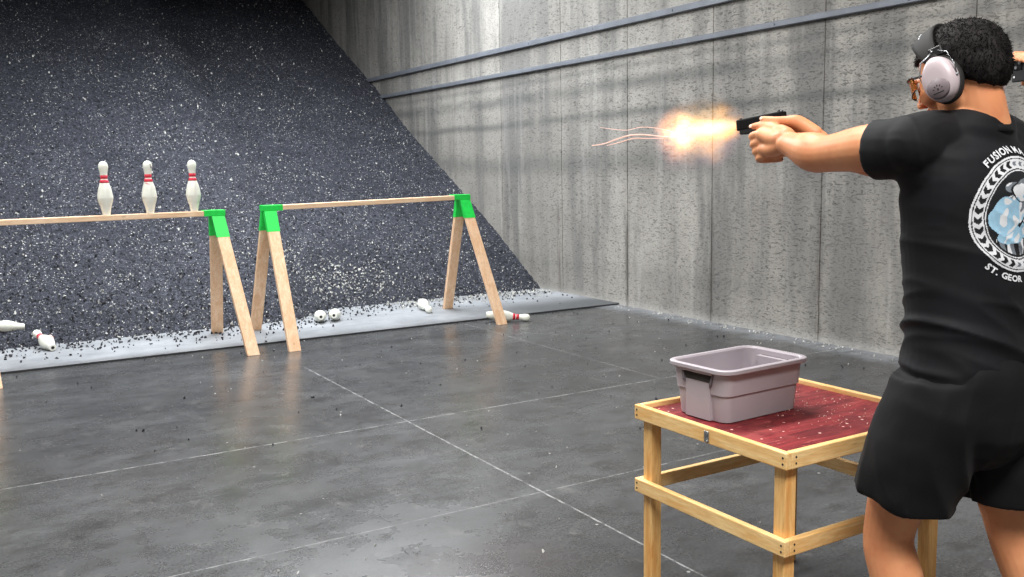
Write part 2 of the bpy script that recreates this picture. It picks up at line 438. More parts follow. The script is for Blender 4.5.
# loose chips
def chips(name, spots, m, label, cat):
    vs, fs = [], []
    for (x, y, z, s) in spots:
        R = Euler((random.random()*6, random.random()*6, random.random()*6)).to_matrix()
        sc = V((s*random.uniform(.6, 1.5), s*random.uniform(.4, 1.), s*random.uniform(.3, .7)))
        b = len(vs)
        for dx, dy, dz in ((-1,-1,-1),(1,-1,-1),(0,1,-1),(-1,-.4,1),(1,-.3,.8),(0,1,.6)):
            q = R @ V((dx*sc.x, dy*sc.y, dz*sc.z)); vs.append((x+q.x, y+q.y, z+q.z))
        for f_ in ((0,2,1),(3,4,5),(0,1,4,3),(1,2,5,4),(2,0,3,5)): fs.append(tuple(b+k for k in f_))
    me = bpy.data.meshes.new(name); me.from_pydata(vs, [], fs); me.materials.append(m)
    return tag(link(bpy.data.objects.new(name, me)), label, cat, kind='stuff')
sp = []
for _ in range(12000):
    y = 8.0 + 8*random.random()**1.3; x = random.uniform(-.2, WX-.03); z = berm_z(x, y)
    if 0 < z < ZC-.1: sp.append((x, y, z+.004, random.uniform(.005, .013)))
for _ in range(900):
    x = random.uniform(-.2, WX-.1); toe = toe_y(x)
    y = toe - abs(random.gauss(0, .28))
    if y > 6.2: sp.append((x, y, .006+(SZ if y > SY else 0), random.uniform(.004, .013)))
for _ in range(90): sp.append((random.uniform(-.3, WX-.2), random.uniform(3.5, 7.05), .004, random.uniform(.003, .009)))
chips('rubber_chips', sp, plain('black rubber chips', srgb(38,39,46), .7, var=.35, vs=9), 'loose black rubber crumbs on the berm and along its foot', 'rubber crumbs')
sp = []
for _ in range(4600):
    y = 8.0 + 8*random.random()**1.7; x = random.uniform(-.2, WX-.03)
    if noise.noise(V((x*1.1, y*1.1, 3))) < random.uniform(-.5, .3): continue
    z = berm_z(x, y)
    if 0 < z < ZC-.1: sp.append((x, y, z+.012, random.choice((.004, .006, .007, .011))))
for _ in range(420):
    x = random.gauss(3.30, .34); y = random.gauss(8.85, .20); z = berm_z(x, y)
    if z > .02: sp.append((x, y, z+.012, random.choice((.005, .008, .011))))
for _ in range(420):
    x = random.uniform(3.6, WX-.05); y = 8.45-abs(random.gauss(0, .22)); sp.append((x, y, SZ+.005, random.uniform(.005, .013)))
for _ in range(160):
    sp.append((WX-.03-abs(random.gauss(0, .09)), random.uniform(2.5, 7.0), .004, random.uniform(.004, .011)))
for _ in range(90): sp.append((random.uniform(-.3, WX-.2), random.uniform(2, 7.05), .003, random.uniform(.003, .006)))
chips('pale_debris', sp, M['frost'], 'pale chips and bullet debris scattered over the dark berm and floor edge', 'debris')


# ------------------------------------------------------------------ trestles
BY = 7.24
def trestle(x0, x1, zl, zr, label, fl, fr, caps):
    t = thing('target_trestle', label, 'trestle', ((x0+x1)/2, BY, 0), group=None)
    cx = (x0+x1)/2
    tilt = math.atan2(zr-zl, x1-x0)
    bm = bmesh.new(); box(bm, (0, 0, -.019), (x1-x0, .089, .038), bev=.003)
    for v in bm.verts: v.co.z += (zl+zr)/2 + v.co.x*math.tan(tilt)
    obj('beam', bm, M['pinex'], t)
    for side, xe, (yf, yb, fx) in ((-1, x0, fl), (1, x1, fr)):
        ztop = zl if side < 0 else zr
        for sg, yfoot in ((-1, yf), (1, yb)):
            xt = xe - side*.052 - cx; xf = fx - cx
            top = V((xt, sg*.03, ztop-.005-.035)); foot = V((xf, yfoot-BY, 0))
            d = (foot-top); h = -d.z
            bm = bmesh.new(); w, th = .0445, .019
            v = []
            for p, zz in ((top, top.z), (foot, 0.)):
                if zz == 0. and yfoot > SY: zz = SZ
                for sx, sy in ((-1,-1),(1,-1),(1,1),(-1,1)):
                    v.append(bm.verts.new((p.x+sx*w, p.y+sy*th/math.cos(math.atan(abs(d.y)/h)), zz)))
            for q in ((0,1,2,3),(7,6,5,4),(0,4,5,1),(1,5,6,2),(2,6,7,3),(3,7,4,0)): bm.faces.new([v[k] for k in q])
            bmesh.ops.recalc_face_normals(bm, faces=bm.faces); bmesh.ops.bevel(bm, geom=bm.edges[:], offset=.0025, segments=1, affect='EDGES')
            obj('leg', bm, M['pine'], t)
        if caps[0 if side < 0 else 1]:
            # green tape wound over the beam end and down both leg tops
            bm = bmesh.new()
            xa = xe-side*.075; box(bm, (xa-cx+side*0, 0, ztop-.0175), (.158, .0925, .045), bev=.002)
            for sg, yfoot in ((-1, yf), (1, yb)):
                xt = xe - side*.052 - cx; xf = fx - cx
                top = V((xt, sg*.03, ztop-.04)); foot = V((xf, yfoot-BY, 0)); L_ = .155/(top.z)
                b2 = top + (foot-top)*L_; w, th = .0475, .0225; v = []
                for p in (top, b2):
                    for sx, sy in ((-1,-1),(1,-1),(1,1),(-1,1)): v.append(bm.verts.new((p.x+sx*w, p.y+sy*th, p.z)))
                for q in ((0,1,2,3),(7,6,5,4),(0,4,5,1),(1,5,6,2),(2,6,7,3),(3,7,4,0)): bm.faces.new([v[k] for k in q])
            bmesh.ops.recalc_face_normals(bm, faces=bm.faces)
            obj('green_tape', bm, M['tape'], t)
    return t
Z1, Z2 = 1.040, 1.078
ZL1 = 1.031
trestle(.05, 1.80, ZL1, Z1, 'pale pine trestle with three bowling pins standing on its beam', (6.62, 7.74, .17), (6.73, 7.78, 1.83), (1, 1))
trestle(2.095, 3.91, 1.062, 1.094, 'pale pine trestle with an empty beam, nearer the concrete side wall', (6.70, 7.72, 2.13), (6.79, 7.80, 3.97), (1, 1))

# ------------------------------------------------------------------ bowling pins
PS = .380/.381
prof = [(.0, 0), (.024, 0), (.0258, .004), (.0286, .019), (.0359, .057), (.0453, .0857), (.0514, .1143), (.0525, .1240), (.0500, .149), (.0440, .184), (.0355, .213), (.0280, .238), (.0238, .2540), (.0232, .2635), (.0240, .284), (.0272, .310), (.0313, .3302), (.0323, .343), (.0300, .358), (.0240, .3705), (.0145, .378), (0.003, .381)]
def cat_prof(pr, n=3):
    out = []
    for i in range(len(pr)-1):
        p0, p1, p2, p3 = pr[max(i-1,0)], pr[i], pr[i+1], pr[min(i+2, len(pr)-1)]
        for s in range(n):
            t = s/n; out.append(tuple(max(0.0006, .5*((2*p1[k])+(p2[k]-p0[k])*t+(2*p0[k]-5*p1[k]+4*p2[k]-p3[k])*t*t+(3*p1[k]-p0[k]-3*p2[k]+p3[k])*t**3)) if k == 0 else .5*((2*p1[k])+(p2[k]-p0[k])*t+(2*p0[k]-5*p1[k]+4*p2[k]-p3[k])*t*t+(3*p1[k]-p0[k]-3*p2[k]+p3[k])*t**3) for k in (0, 1)))
    out.append(pr[-1]); return out
pp = cat_prof(prof)
def rad_at(z):
    for a, b in zip(pp, pp[1:]):
        if a[1] <= z <= b[1]: return a[0]+(b[0]-a[0])*(z-a[1])/max(1e-6, b[1]-a[1])
    return .02
def make_pin(name='bowling_pin'):
    t = thing(name, 'x', 'bowling pin')
    bm = bmesh.new(); lathe(bm, pp, 36); obj('pin_body', bm, M['pin'], t, True)
    for z0, z1 in ((.229, .252), (.258, .284)):
        bm = bmesh.new(); lathe(bm, [(rad_at(z)-.002 if e else rad_at(z)+.0007, z) for z, e in ((z0,1),(z0+.0001,0),((z0+z1)/2,0),(z1-.0001,0),(z1,1))], 36)
        obj('red_stripe', bm, M['pinred'], t, True)
    bm = bmesh.new(); lathe(bm, [(.0005,-.0006),(.0125,-.0006),(.0125,.002),(.0005,.002)], 20); obj('base_hole', bm, M['hole'], t)
    return t
pin0 = make_pin()
def put_pin(x, y, z, label, rot=None, axis=None, first=[True], group=None, tip=None):
    o = pin0 if first[0] else copy_tree(pin0); first[0] = False
    o['label'] = label
    if group: o['group'] = group
    if axis is None: o.location = (x, y, z); o.rotation_euler = rot or (0, 0, 0)
    else:
        # lying: the base edge and the belly rest on the ground, axis = heading of the neck
        a = -math.atan2(.0525-.0323, .343-.124); R_ = Matrix.Rotation(axis, 4, 'Z') @ Matrix.Rotation(math.radians(90)+(-a if tip is None else tip), 4, 'Y')
        lo = min((R_ @ V((rr*math.cos(q), rr*math.sin(q), zz))).z for rr, zz in pp for q in np.linspace(0, 2*PI, 24))
        o.matrix_world = Matrix.Translation((x, y, z-lo)) @ R_
    return o
G1 = 'bowling pins standing on the left trestle'
ZB = lambda x: ZL1+(Z1-ZL1)*(x-.05)/1.75
put_pin(.978, BY, ZB(.978), 'leftmost of the three bowling pins standing on the wooden beam', group=G1)
p_mid = put_pin(1.276, BY, ZB(1.276), 'middle standing bowling pin on the beam, with a chipped grey patch on its head', group=G1)
p_mid.rotation_euler = (0, 0, .6)
put_pin(1.588, BY, ZB(1.588), 'rightmost standing bowling pin on the beam, nearest the green tape', group=G1)
bm = bmesh.new()
for k in range(9):
    a = -1.2+random.uniform(-.5, .5); z = .345+random.uniform(-.016, .012); rr2 = rad_at(z)-.0035
    ball(bm, (rr2*math.cos(a), rr2*math.sin(a), z), random.uniform(.006, .009), sub=1)
obj('chipped_patch', bm, M['chipgrey'], p_mid)
bm = bmesh.new()
for k in range(3): ball(bm, (rad_at(.222)*math.cos(-2.9+k*.3)*.98, rad_at(.222)*math.sin(-2.9+k*.3)*.98, .222-k*.006), (.006, .006, .008), sub=2)
obj('pink_scuff', bm, M['pinkscuff'], p_mid)
put_pin(.455, 8.26, .10, 'fallen bowling pin at the far left, only its base end in view', axis=math.radians(178), tip=math.radians(-6))
p_pk = put_pin(.60, 7.70, SZ, 'fallen bowling pin with a pinkish belly, its head tipped up on the heap at left', axis=math.radians(103), tip=math.radians(-11))
put_pin(2.68, 7.66, SZ, 'left one of the two fallen pins lying side by side with bases showing', axis=math.radians(74))
put_pin(2.80, 7.67, SZ, 'right one of the two fallen pins lying side by side with bases showing', axis=math.radians(66))
p_al = put_pin(3.78, 7.99, SZ, 'fallen pin lying alone with its head towards the viewer, left of the far leg', axis=math.radians(-103))
put_pin(3.925, 6.98, 0, 'fallen bowling pin with red stripes lying behind the right foot of the empty trestle', axis=math.radians(-30))
bm = bmesh.new()
for k in range(5): ball(bm, (rad_at(.13+.02*k)*math.cos(-2.6+.5*k)*.97, rad_at(.13+.02*k)*math.sin(-2.6+.5*k)*.97, .13+.02*k), (.014, .014, .018), sub=2)
obj('pink_scuff', bm, M['pinkscuff'], p_pk)
for c in list(p_al.children):
    if c.name.startswith('red_stripe'): bpy.data.objects.remove(c)

# ------------------------------------------------------------------ work table
TX0, TX1, TY0, TY1, TT = 1.70, 2.358, 1.55, 2.14, .619
t = thing('side_table', 'low wooden table with a raised rim and a red scuffed top under the grey tote', 'table', ((TX0+TX1)/2, (TY0+TY1)/2, 0))
cx, cy = (TX0+TX1)/2, (TY0+TY1)/2; hw, hd = (TX1-TX0)/2, (TY1-TY0)/2
for sx in (-1, 1):
    for sy in (-1, 1):
        bm = bmesh.new(); box(bm, (sx*(hw-.019-.019), sy*(hd-.019-.019), (TT-.047)/2), (.038, .038, TT-.047), bev=.002)
        obj('leg', bm, M['fir'], t)
def screws(par, pts, nrm):
    for p in pts:
        b = bmesh.new(); Mx = V((0,0,1)).rotation_difference(V(nrm)).to_matrix().to_4x4()
        lathe(b, [(.0002, .0008), (.0028, .0008), (.0032, 0), (.0034, -.001)], 10, Matrix.Translation(p) @ Mx); obj('screw', b, M['hole'], par)
AH = .044
for z0, z1, nm in ((TT-AH, TT, 'rim_board'), (.352, .352+.042, 'lower_rail')):
    zc = (z0+z1)/2; hgt = z1-z0
    for sx in (-1, 1):      # boards along y run over the ends of the cross boards
        bm = bmesh.new(); box(bm, (sx*(hw-.0095), 0, zc), (.019, 2*hd, hgt), bev=.003, seg=2)
        o = obj(nm, bm, M['firy'], t)
        screws(o, [(sx*hw, sy*(hd-.012), zc+dz) for sy in (-1, 1) for dz in (-.008, .008)], (sx, 0, 0))
    for sy in (-1, 1):
        bm = bmesh.new(); box(bm, (0, sy*(hd-.0095), zc), (2*hw-.038, .019, hgt), bev=.003, seg=2)
        if nm == 'rim_board':
            for sx in (-1, 1): pass
        o = obj(nm, bm, M['firx'], t)
        screws(o, [(sx*(hw-.034), sy*hd, zc+dz) for sx in (-1, 1) for dz in (-.008, .008)], (0, sy, 0))
bm = bmesh.new(); box(bm, (0, 0, TT-.020), (2*hw-.038, 2*hd-.038, .012), bev=.001)
obj('red_top', bm, M['red'], t)
# steel catch on the left rim board
bm = bmesh.new(); box(bm, (-hw-.0012, 1.83-cy+.0, TT-.024), (.0025, .018, .030), bev=.001)
lathe(bm, [(.0005,0),(.0052,0),(.0052,.003),(.0005,.003)], 16, Matrix.Translation((-hw-.004, 1.83-cy, TT-.018)) @ Matrix.Rotation(PI/2, 4, 'Y'))
tube(bm, [(-hw-.003, 1.825-cy, TT-.026), (-hw-.006, 1.822-cy, TT-.034), (-hw-.003, 1.833-cy, TT-.040)], .0015, 8)
obj('steel_catch', bm, M['steel'], t)
sp = []
for _ in range(150):
    x = random.gauss(2.14, .10); y = random.gauss(1.84, .13)
    if TX0+.03 < x < TX1-.03 and TY0+.03 < y < TY1-.03: sp.append((x, y, TT-.0125, random.uniform(.0010, .0024)))
chips('wood_crumbs', sp, plain('pale pinkish crumbs', srgb(228,188,174), .8), 'pale crumbs sprinkled over the red table top beside the tote', 'crumbs')

# ------------------------------------------------------------------ tote
def make_tote():
    t = thing('storage_tote', 'open grey plastic storage tote standing on the red table top', 'storage bin', (1.938, 1.957, TT-.0138), (0, 0, math.radians(2.5)))
    Ht = .156
    sec = [(.286, .178, .026, 0.0), (.298, .190, .028, .003), (.310, .200, .028, .078), (.310, .200, .028, .0785), (.318, .208, .03, .0795), (.318, .208, .03, .082), (.328, .216, .032, .142)]
    bm = bmesh.new(); rings = [rrect(w, d, r_, 6, z) for w, d, r_, z in sec]
    rings += [rrect(.352, .240, .042, 6, .142), rrect(.358, .246, .044, 6, .145), rrect(.358, .246, .044, 6, .154), rrect(.352, .240, .042, 6, Ht), rrect(.332, .220, .034, 6, Ht), rrect(.324, .212, .032, 6, .151)]
    rings += [rrect(.318, .208, .03, 6, .12), rrect(.304, .194, .028, 6, .07), rrect(.282, .174, .026, 6, .006)]
    rings_mesh(bm, rings, cap0=True, cap1=True)
    bmesh.ops.recalc_face_normals(bm, faces=bm.faces)
    o = obj('tote_body', bm, M['tote'], t, True)
    o.modifiers.new('e', 'EDGE_SPLIT').split_angle = math.radians(32)
    # groove line around the wall
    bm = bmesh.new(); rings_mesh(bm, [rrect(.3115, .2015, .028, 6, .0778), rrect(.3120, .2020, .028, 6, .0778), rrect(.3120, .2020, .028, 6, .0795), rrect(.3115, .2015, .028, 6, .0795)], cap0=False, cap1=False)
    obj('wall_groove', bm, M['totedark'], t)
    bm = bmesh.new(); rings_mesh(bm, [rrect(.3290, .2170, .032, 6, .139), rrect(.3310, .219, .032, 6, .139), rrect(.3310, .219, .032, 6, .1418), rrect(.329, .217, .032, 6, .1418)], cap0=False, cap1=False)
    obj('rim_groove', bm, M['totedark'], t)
    for s in (-1, 1):
        # moulded handle: projecting panel with a dark hollow under the rim
        bm = bmesh.new()
        v = lambda y, z, x: V((s*x, y, z))
        prism(bm, [(-.047, .004), (.047, .004), (.047, .094), (.060, .136), (-.060, .136), (-.047, .094)], 'x', s*.142, s*.1625)
        o2 = obj('end_panel', bm, M['tote'], t)
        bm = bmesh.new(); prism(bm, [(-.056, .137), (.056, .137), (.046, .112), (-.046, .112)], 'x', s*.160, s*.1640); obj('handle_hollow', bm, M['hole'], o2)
        for yy in (-1, 1):
            bm = bmesh.new(); tube(bm, [(s*.1640, yy*.060, .139), (s*.1650, yy*.052, .110), (s*.1645, yy*.049, .098)], [.0030, .0045, .0020], 10)
            obj('handle_hook', bm, M['totedark'], o2)
        bm = bmesh.new(); box(bm, (s*.1675, 0, .139), (.012, .118, .008), bev=.002); obj('grip_bar', bm, M['tote'], o2)
    return t
make_tote()

# ------------------------------------------------------------------ people
def fold(p, amp, seed=0., sx=3., sz=12., rot=.35):
    q = V((p.x*sx, p.y*sx, p.z*sz + rot*p.x*10))
    n = noise.noise(q + V((seed, 0, 0)))
    n2 = noise.noise(q*2.1 + V((seed+5, 3, 0)))
    rg = max(0., 1-abs(n)*3.2); rg2 = max(0., 1-abs(n2)*3.2)
    return amp*(rg*rg*.9 + rg2*rg2*.4 - .35)
def make_person(name, label, loc, rotz, P, mats):
    """P: joints in the person's own frame (x right, y forward, z up)"""
    root = thing(name, label, 'person', loc, (0, 0, rotz))
    bm = bmesh.new()
    HC = V(P['head']); NB = V(P['neck'])
    hy, hp, hr = P['head_rot']
    HR = Euler((hp, hr, hy), 'XYZ').to_matrix().to_4x4(); HM = Matrix.Translation(HC) @ HR
    # torso
    ts = P['torso']
    limb(bm, [V((0, y, z)) for z, y, a, b in ts], [(a, b) for z, y, a, b in ts], 28, up=V((0,1,0)), steps=3)
    for s in (-1, 1):
        sh = V(P['shoulder'][s]); limb(bm, [(s*.03, sh.y-.01, sh.z+.015), sh+V((-s*.04,0,.012)), sh], [.060, .056, .052], 18)
    # neck and head
    limb(bm, [NB, NB*.5+(HM @ V((0,-.02,-.06)))*.5, HM @ V((0,-.018,-.035))], [.064, .058, .056], 20, up=V((0,1,0)))
    h = bmesh.new()
    ball(h, (0, -.010, .022), (.074, .093, .085)); ball(h, (0, -.050, .005), (.066, .056, .070))
    ball(h, (0, .045, -.012), (.060, .042, .072)); ball(h, (0, .038, -.058), (.050, .044, .040)); ball(h, (0, .070, -.082), (.024, .020, .020))
    for s in (-1, 1):
        ball(h, (s*.040, .050, -.028), (.026, .030, .028)); ball(h, (s*.045, .012, -.058), (.020, .034, .028))
        ball(h, (s*.028, .084, .016), (.024, .008, .007), sub=2); ball(h, (s*.010, .098, -.034), (.007, .008, .006), sub=2)
        ball(h, (s*.078, -.006, -.016), (.007, .018, .030), Matrix.Rotation(s*.35, 4, 'Z'), sub=2)
    limb(h, [(0, .083, .010), (0, .094, -.010), (0, .104, -.030)], [.006, .0075, .010], 12, steps=3)
    ball(h, (0, .086, -.052), (.021, .010, .006), sub=2); ball(h, (0, .085, -.061), (.018, .010, .006), sub=2)
    merge(bm, h, HM)
    # arms and hands
    for s in (-1, 1):
        sh, el, wr = V(P['shoulder'][s]), V(P['elbow'][s]), V(P['wrist'][s])
        k = P.get('bulk', 1.)
        m1 = sh.lerp(el, .45) + V((s*.004, 0, .004)); m2 = el.lerp(wr, .30) + V((s*.004, 0, -.004))
        limb(bm, [sh, m1, el, m2, wr.lerp(el, .12), wr], [.054*k, .050*k, .041*k, .045*k, .030*k, (.029*k, .024*k)], 20)
        H_ = P['hand'][s]
        for ch in H_['palm']: limb(bm, ch[0], ch[1], 14, steps=4)
        for ch in H_['fingers']: limb(bm, ch[0], ch[1], 10, steps=3)
    # legs and feet
    for s in (-1, 1):
        hp_, kn, an = V(P['hip'][s]), V(P['knee'][s]), V(P['ankle'][s])
        m = kn.lerp(an, .32) + V((0, -.018, 0))
        limb(bm, [hp_, hp_.lerp(kn, .5)+V((0,.01,0)), kn, m, kn.lerp(an, .72), an], [.080, .074, .057, .060, .042, .037], 22, up=V((0,1,0)))
        limb(bm, [an+V((0,-.025,-.035)), an+V((0,.05,-.045)), an+V((0,.13,-.062))], [.032, .034, .022], 14)
    b = solidify_union(bm, P.get('voxel', .0034), 5, .5)
    body = obj('body', b, M['skin'], root, True)
    # eyes, lips
    for s in (-1, 1):
        e = bmesh.new(); ball(e, (s*.030, .0755, .004), .0115, sub=3); bmesh.ops.transform(e, matrix=HM, verts=e.verts); eo = obj('eye', e, M['eyew'], root, True)
        e = bmesh.new(); ball(e, (s*.030, .0838, .004), (.0060, .0036, .0060), sub=2); bmesh.ops.transform(e, matrix=HM, verts=e.verts); obj('iris', e, M['iris'], eo, True)
    e = bmesh.new(); limb(e, [(-.019, .0905, -.056), (0, .0985, -.0555), (.019, .0905, -.056)], [.0022, .0042, .0022], 10); bmesh.ops.transform(e, matrix=HM, verts=e.verts); obj('lips', e, M['lip'], root, True)
    # finger nails
    for s in (-1, 1):
        for p_, d_ in P['hand'][s].get('nails', []):
            e = bmesh.new(); q_ = V((0,0,1)).rotation_difference(V(d_)).to_matrix().to_4x4(); ball(e, p_, (.0055, .0055, .0022), q_, sub=2)
            obj('fingernail', e, M['nail'], root, True)
    # hair: a close cap following the skull, with short tufts
    hb = bmesh.new(); h = bmesh.new(); ball(h, (0, -.011, .026), (.081, .100, .089), sub=5); ball(h, (0, -.048, .004), (.071, .059, .073), sub=4)
    hb = solidify_union(h, .004, 3)
    kill = []
    for v in hb.verts:
        c = v.co
        line = .052 if c.y > .045 else (.052-(.045-c.y)*1.15 if c.y > .0 else 0.0)
        if c.y <= 0: line = -.001 - (-c.y)*.75
        line = max(line, -.060)
        if c.z < line + .004*noise.noise(c*60): 
            # tuck under the skin below the hairline
            v.co = V((c.x*.86, c.y*.86 - .002, c.z))
        else: v.co = c + c.normalized()*(.002*noise.noise(c*50)+.0012*noise.noise(c*160))
    # tufts
    hb.normal_update(); tips = []
    vs = [v for v in hb.verts]
    tf = bmesh.new(); rnd = random.Random(3)
    for v in vs:
        c = v.co; line = .052 if c.y > .045 else (.052-(.045-c.y)*1.15 if c.y > .0 else -.001+c.y*.75)
        if c.z < max(line, -.058) or rnd.random() > .42: continue
        n = v.normal; d = (n*.55 + V((rnd.uniform(-.5,.5), .15+rnd.uniform(-.5,.5), -.45+rnd.uniform(-.4,.4)))).normalized()
        L_ = rnd.uniform(.006, .010) if c.z > -.02 else rnd.uniform(.002, .005)
        x, y = frame_of(d); w_ = .0011
        a = [tf.verts.new(c + (x*math.cos(q)+y*math.sin(q))*w_) for q in (0, 2.1, 4.2)]; t_ = tf.verts.new(c+d*L_)
        for k in range(3): tf.faces.new((a[k], a[(k+1)%3], t_))
    merge(hb, tf)
    bmesh.ops.transform(hb, matrix=HM, verts=hb.verts)
    obj('hair', hb, M['hair'], root, True)
    # shirt
    st = bmesh.new()
    limb(st, [V((0, y, z)) for z, y, a, b_ in P['shirt']], [(a, b_) for z, y, a, b_ in P['shirt']], 36, up=V((0,1,0)), steps=3)
    for s in (-1, 1):
        sh, el = V(P['shoulder'][s]), V(P['elbow'][s]); k = P.get('bulk', 1.)
        e1 = sh.lerp(el, P['sleeve'])
        limb(st, [(s*.05, sh.y-.012, sh.z+.012), sh+V((-s*.045,0,.012)), sh], [.066, .064, .064], 20)
        tube(st, [sh+V((-s*.05,0,.006)), sh, sh.lerp(e1, .5)+V((0,0,-.004)), e1+V((0,0,-.003))], [.058, .064*k, (.060*k, .063*k), (.058*k, .064*k)], 24)
        limb(st, [V((s*.11, sh.y-.01, sh.z-.09)), V((s*.155, sh.y, sh.z-.035)), sh.lerp(e1, .4)+V((0,0,-.012))], [.062, .056, .05], 20)
    st = solidify_union(st, .0055, 5, .5)
    axs = [(V(P['shoulder'][s]), (V(P['elbow'][s])-V(P['shoulder'][s]))) for s in (-1, 1)]
    ztop = P['shirt'][-1][0]
    for v in st.verts:
        c = v.co
        arm = max((c-a).dot(d)/d.length_squared for a, d in axs)
        k = min(1, max(0, (1.22-c.z)/.30))
        am = .002 + .013*k
        v.co += v.normal*fold(c, am, 2., 1.7, 9., .36)
        if c.z < P['shirt'][0][0]+.02: v.co.z += .004*noise.noise(V((c.x*16, c.y*16, 0)))
    shirt = obj('t_shirt', st, mats[0], root, True)
    # ribbed collar
    cb = bmesh.new(); n = 40; CC = NB + V(P.get('collar', (0, .004, -.006))); pts = []
    for k in range(n+1):
        a = 2*PI*k/n; pts.append(CC + V((.068*math.cos(a), .066*math.sin(a), 0)))
    R_ = []
    for k in range(n):
        a = 2*PI*k/n; o_ = V((math.cos(a), math.sin(a), 0)); c = pts[k]
        R_.append([c+o_*-.002+V((0,0,.004)), c+o_*.003+V((0,0,.004)), c+o_*.007+V((0,0,-.010)), c+o_*-.001+V((0,0,-.014))])
    R_.append(R_[0]); rings_mesh(cb, R_, True, False, False); bmesh.ops.remove_doubles(cb, verts=cb.verts, dist=1e-6)
    obj('collar', cb, mats[0], shirt, True)
    # shorts or trousers
    sb = bmesh.new()
    limb(sb, [V((0, y, z)) for z, y, a, b_ in P['seat']], [(a, b_) for z, y, a, b_ in P['seat']], 32, up=V((0,1,0)), steps=3)
    for s in (-1, 1):
        hp_, kn, an = V(P['hip'][s]), V(P['knee'][s]), V(P['ankle'][s])
        if P['long']:
            tube(sb, [hp_+V((0,0,.03)), hp_.lerp(kn,.5), kn, kn.lerp(an,.5), an+V((0,0,.01))], [.105, .098, .080, .074, .066], 28, up=V((0,1,0)))
        else:
            tube(sb, [hp_+V((0,0,.04)), hp_+V((0,0,-.02)), hp_.lerp(kn,.45)+V((s*.006,0,0)), hp_.lerp(kn, P['hem'])+V((s*.012,0,0))], [(.100,.108), (.114 if s < 0 else .104,.116), (.110 if s < 0 else .104,.115), (.098 if s < 0 else .116,.117)], 36, up=V((0,1,0)))
    sb = solidify_union(sb, .006, 5, .5)
    for v in sb.verts:
        c = v.co; k = min(1, max(0, (P['seat'][-1][0]-c.z)/.2))
        q = V((math.atan2(c.y, c.x)*2.4, c.z*3.2, 1.7 if c.x < 0 else 7.7))
        v.co += v.normal*(.016*k*(1-abs(noise.noise(q))*2.4)*.6 + .003*noise.noise(c*18))
    if not P['long']:
        for v in sb.verts: v.co.z = max(v.co.z, .534+.006*noise.noise(V((v.co.x*9, v.co.y*9, 0))))
    obj('trousers' if P['long'] else 'shorts', sb, mats[1], root, True)
    # shoes
    for s in (-1, 1):
        an = V(P['ankle'][s]); z0 = an.z
        b = bmesh.new()
        limb(b, [(an.x, an.y-.045, .052), (an.x, an.y+.03, .056), (an.x, an.y+.10, .046), (an.x, an.y+.165, .036)], [(.036,.040), (.042,.044), (.046,.034), (.038,.024)], 20)
        b = solidify_union(b, .006, 4)
        for v in b.verts: v.co.z = max(v.co.z, .014)
        so = obj('shoe', b, M['shoe'], root, True)
        b = bmesh.new(); pts = []
        for k in range(32):
            a = 2*PI*k/32; y_ = math.sin(a)*.142; w_ = .042 + .008*max(0, math.sin(a)) ; pts.append((an.x+w_*math.cos(a), an.y+.052+y_))
        prism(b, pts, 'z', 0, .020, .003); obj('sole', b, M['sole'], so)
    return root, HM, shirt

def gun_grip_hands(G, K=1.13):
    """G: rear end of the slide, in the person's frame; barrel along +y"""
    g = lambda x, y, z: G+GR @ V((x, y*K+.004, z*K+.003))
    L = dict(palm=[([g(-.060,-.050,-.070), g(-.050,-.010,-.066), g(-.044,.030,-.050)], [(.024,.026), .021, .016]),
                   ([g(-.058,-.045,-.082), g(-.048,.0,-.088), g(-.042,.030,-.084)], [.021, .019, .016]),
                   ([g(-.056,-.050,-.062), g(-.042,-.022,-.050), g(-.034,.000,-.046)], [.018, .017, .013])],
             fingers=[([g(-.043,.030,zz), g(-.034,.062+dy,zz-.002), g(-.002,.082+dy,zz-.004), g(.028,.066+dy,zz-.006), g(.034,.048+dy,zz-.007)], [.0116*k, .0108*k, .0100*k, .0090*k, .0076*k])
                      for zz, dy, k in ((-.046,.004,1.), (-.065,.002,1.), (-.083,-.003,.96), (-.100,-.010,.86))]
                     + [([g(-.036,-.006,-.044), g(-.030,.026,-.032), g(-.025,.052,-.026), g(-.0215,.074,-.024)], [.0135, .0115, .0100, .0078])],
             nails=[(g(-.0285,.076,-.0235), (-1, 0, .3))])
    R = dict(palm=[([g(.034,-.074,-.080), g(.032,-.040,-.056), g(.030,.006,-.050)], [(.023,.026), .022, .017]),
                   ([g(.030,-.078,-.088), g(.028,-.035,-.082), g(.028,.002,-.086)], [.020, .018, .015]),
                   ([g(.024,-.070,-.062), g(.008,-.036,-.032), g(-.006,-.014,-.026)], [.019, .018, .0135])],
             fingers=[([g(.031,.012,zz), g(.022,.046,zz), g(-.004,.058,zz-.002), g(-.024,.040,zz-.003)], [.0102, .0095, .0088, .0075]) for zz in (-.062, -.079, -.094)]
                     + [([g(.032,.018,-.042), g(.026,.052,-.034), g(.016,.076,-.036), g(.003,.078,-.040)], [.0102, .0092, .0082, .0072])]
                     + [([g(-.004,-.016,-.025), g(-.022,.012,-.020), g(-.0235,.040,-.012)], [.0128, .0105, .0082])],
             nails=[(g(-.0305,.041,-.0105), (-1, 0, .4))])
    def gr(ch): return (ch[0], [tuple(q*1.08 for q in r_) if isinstance(r_, tuple) else r_*1.08 for r_ in ch[1]])
    for D in (L, R):
        D['palm'] = [gr(c) for c in D['palm']]; D['fingers'] = [gr(c) for c in D['fingers']]
    return {-1: L, 1: R}

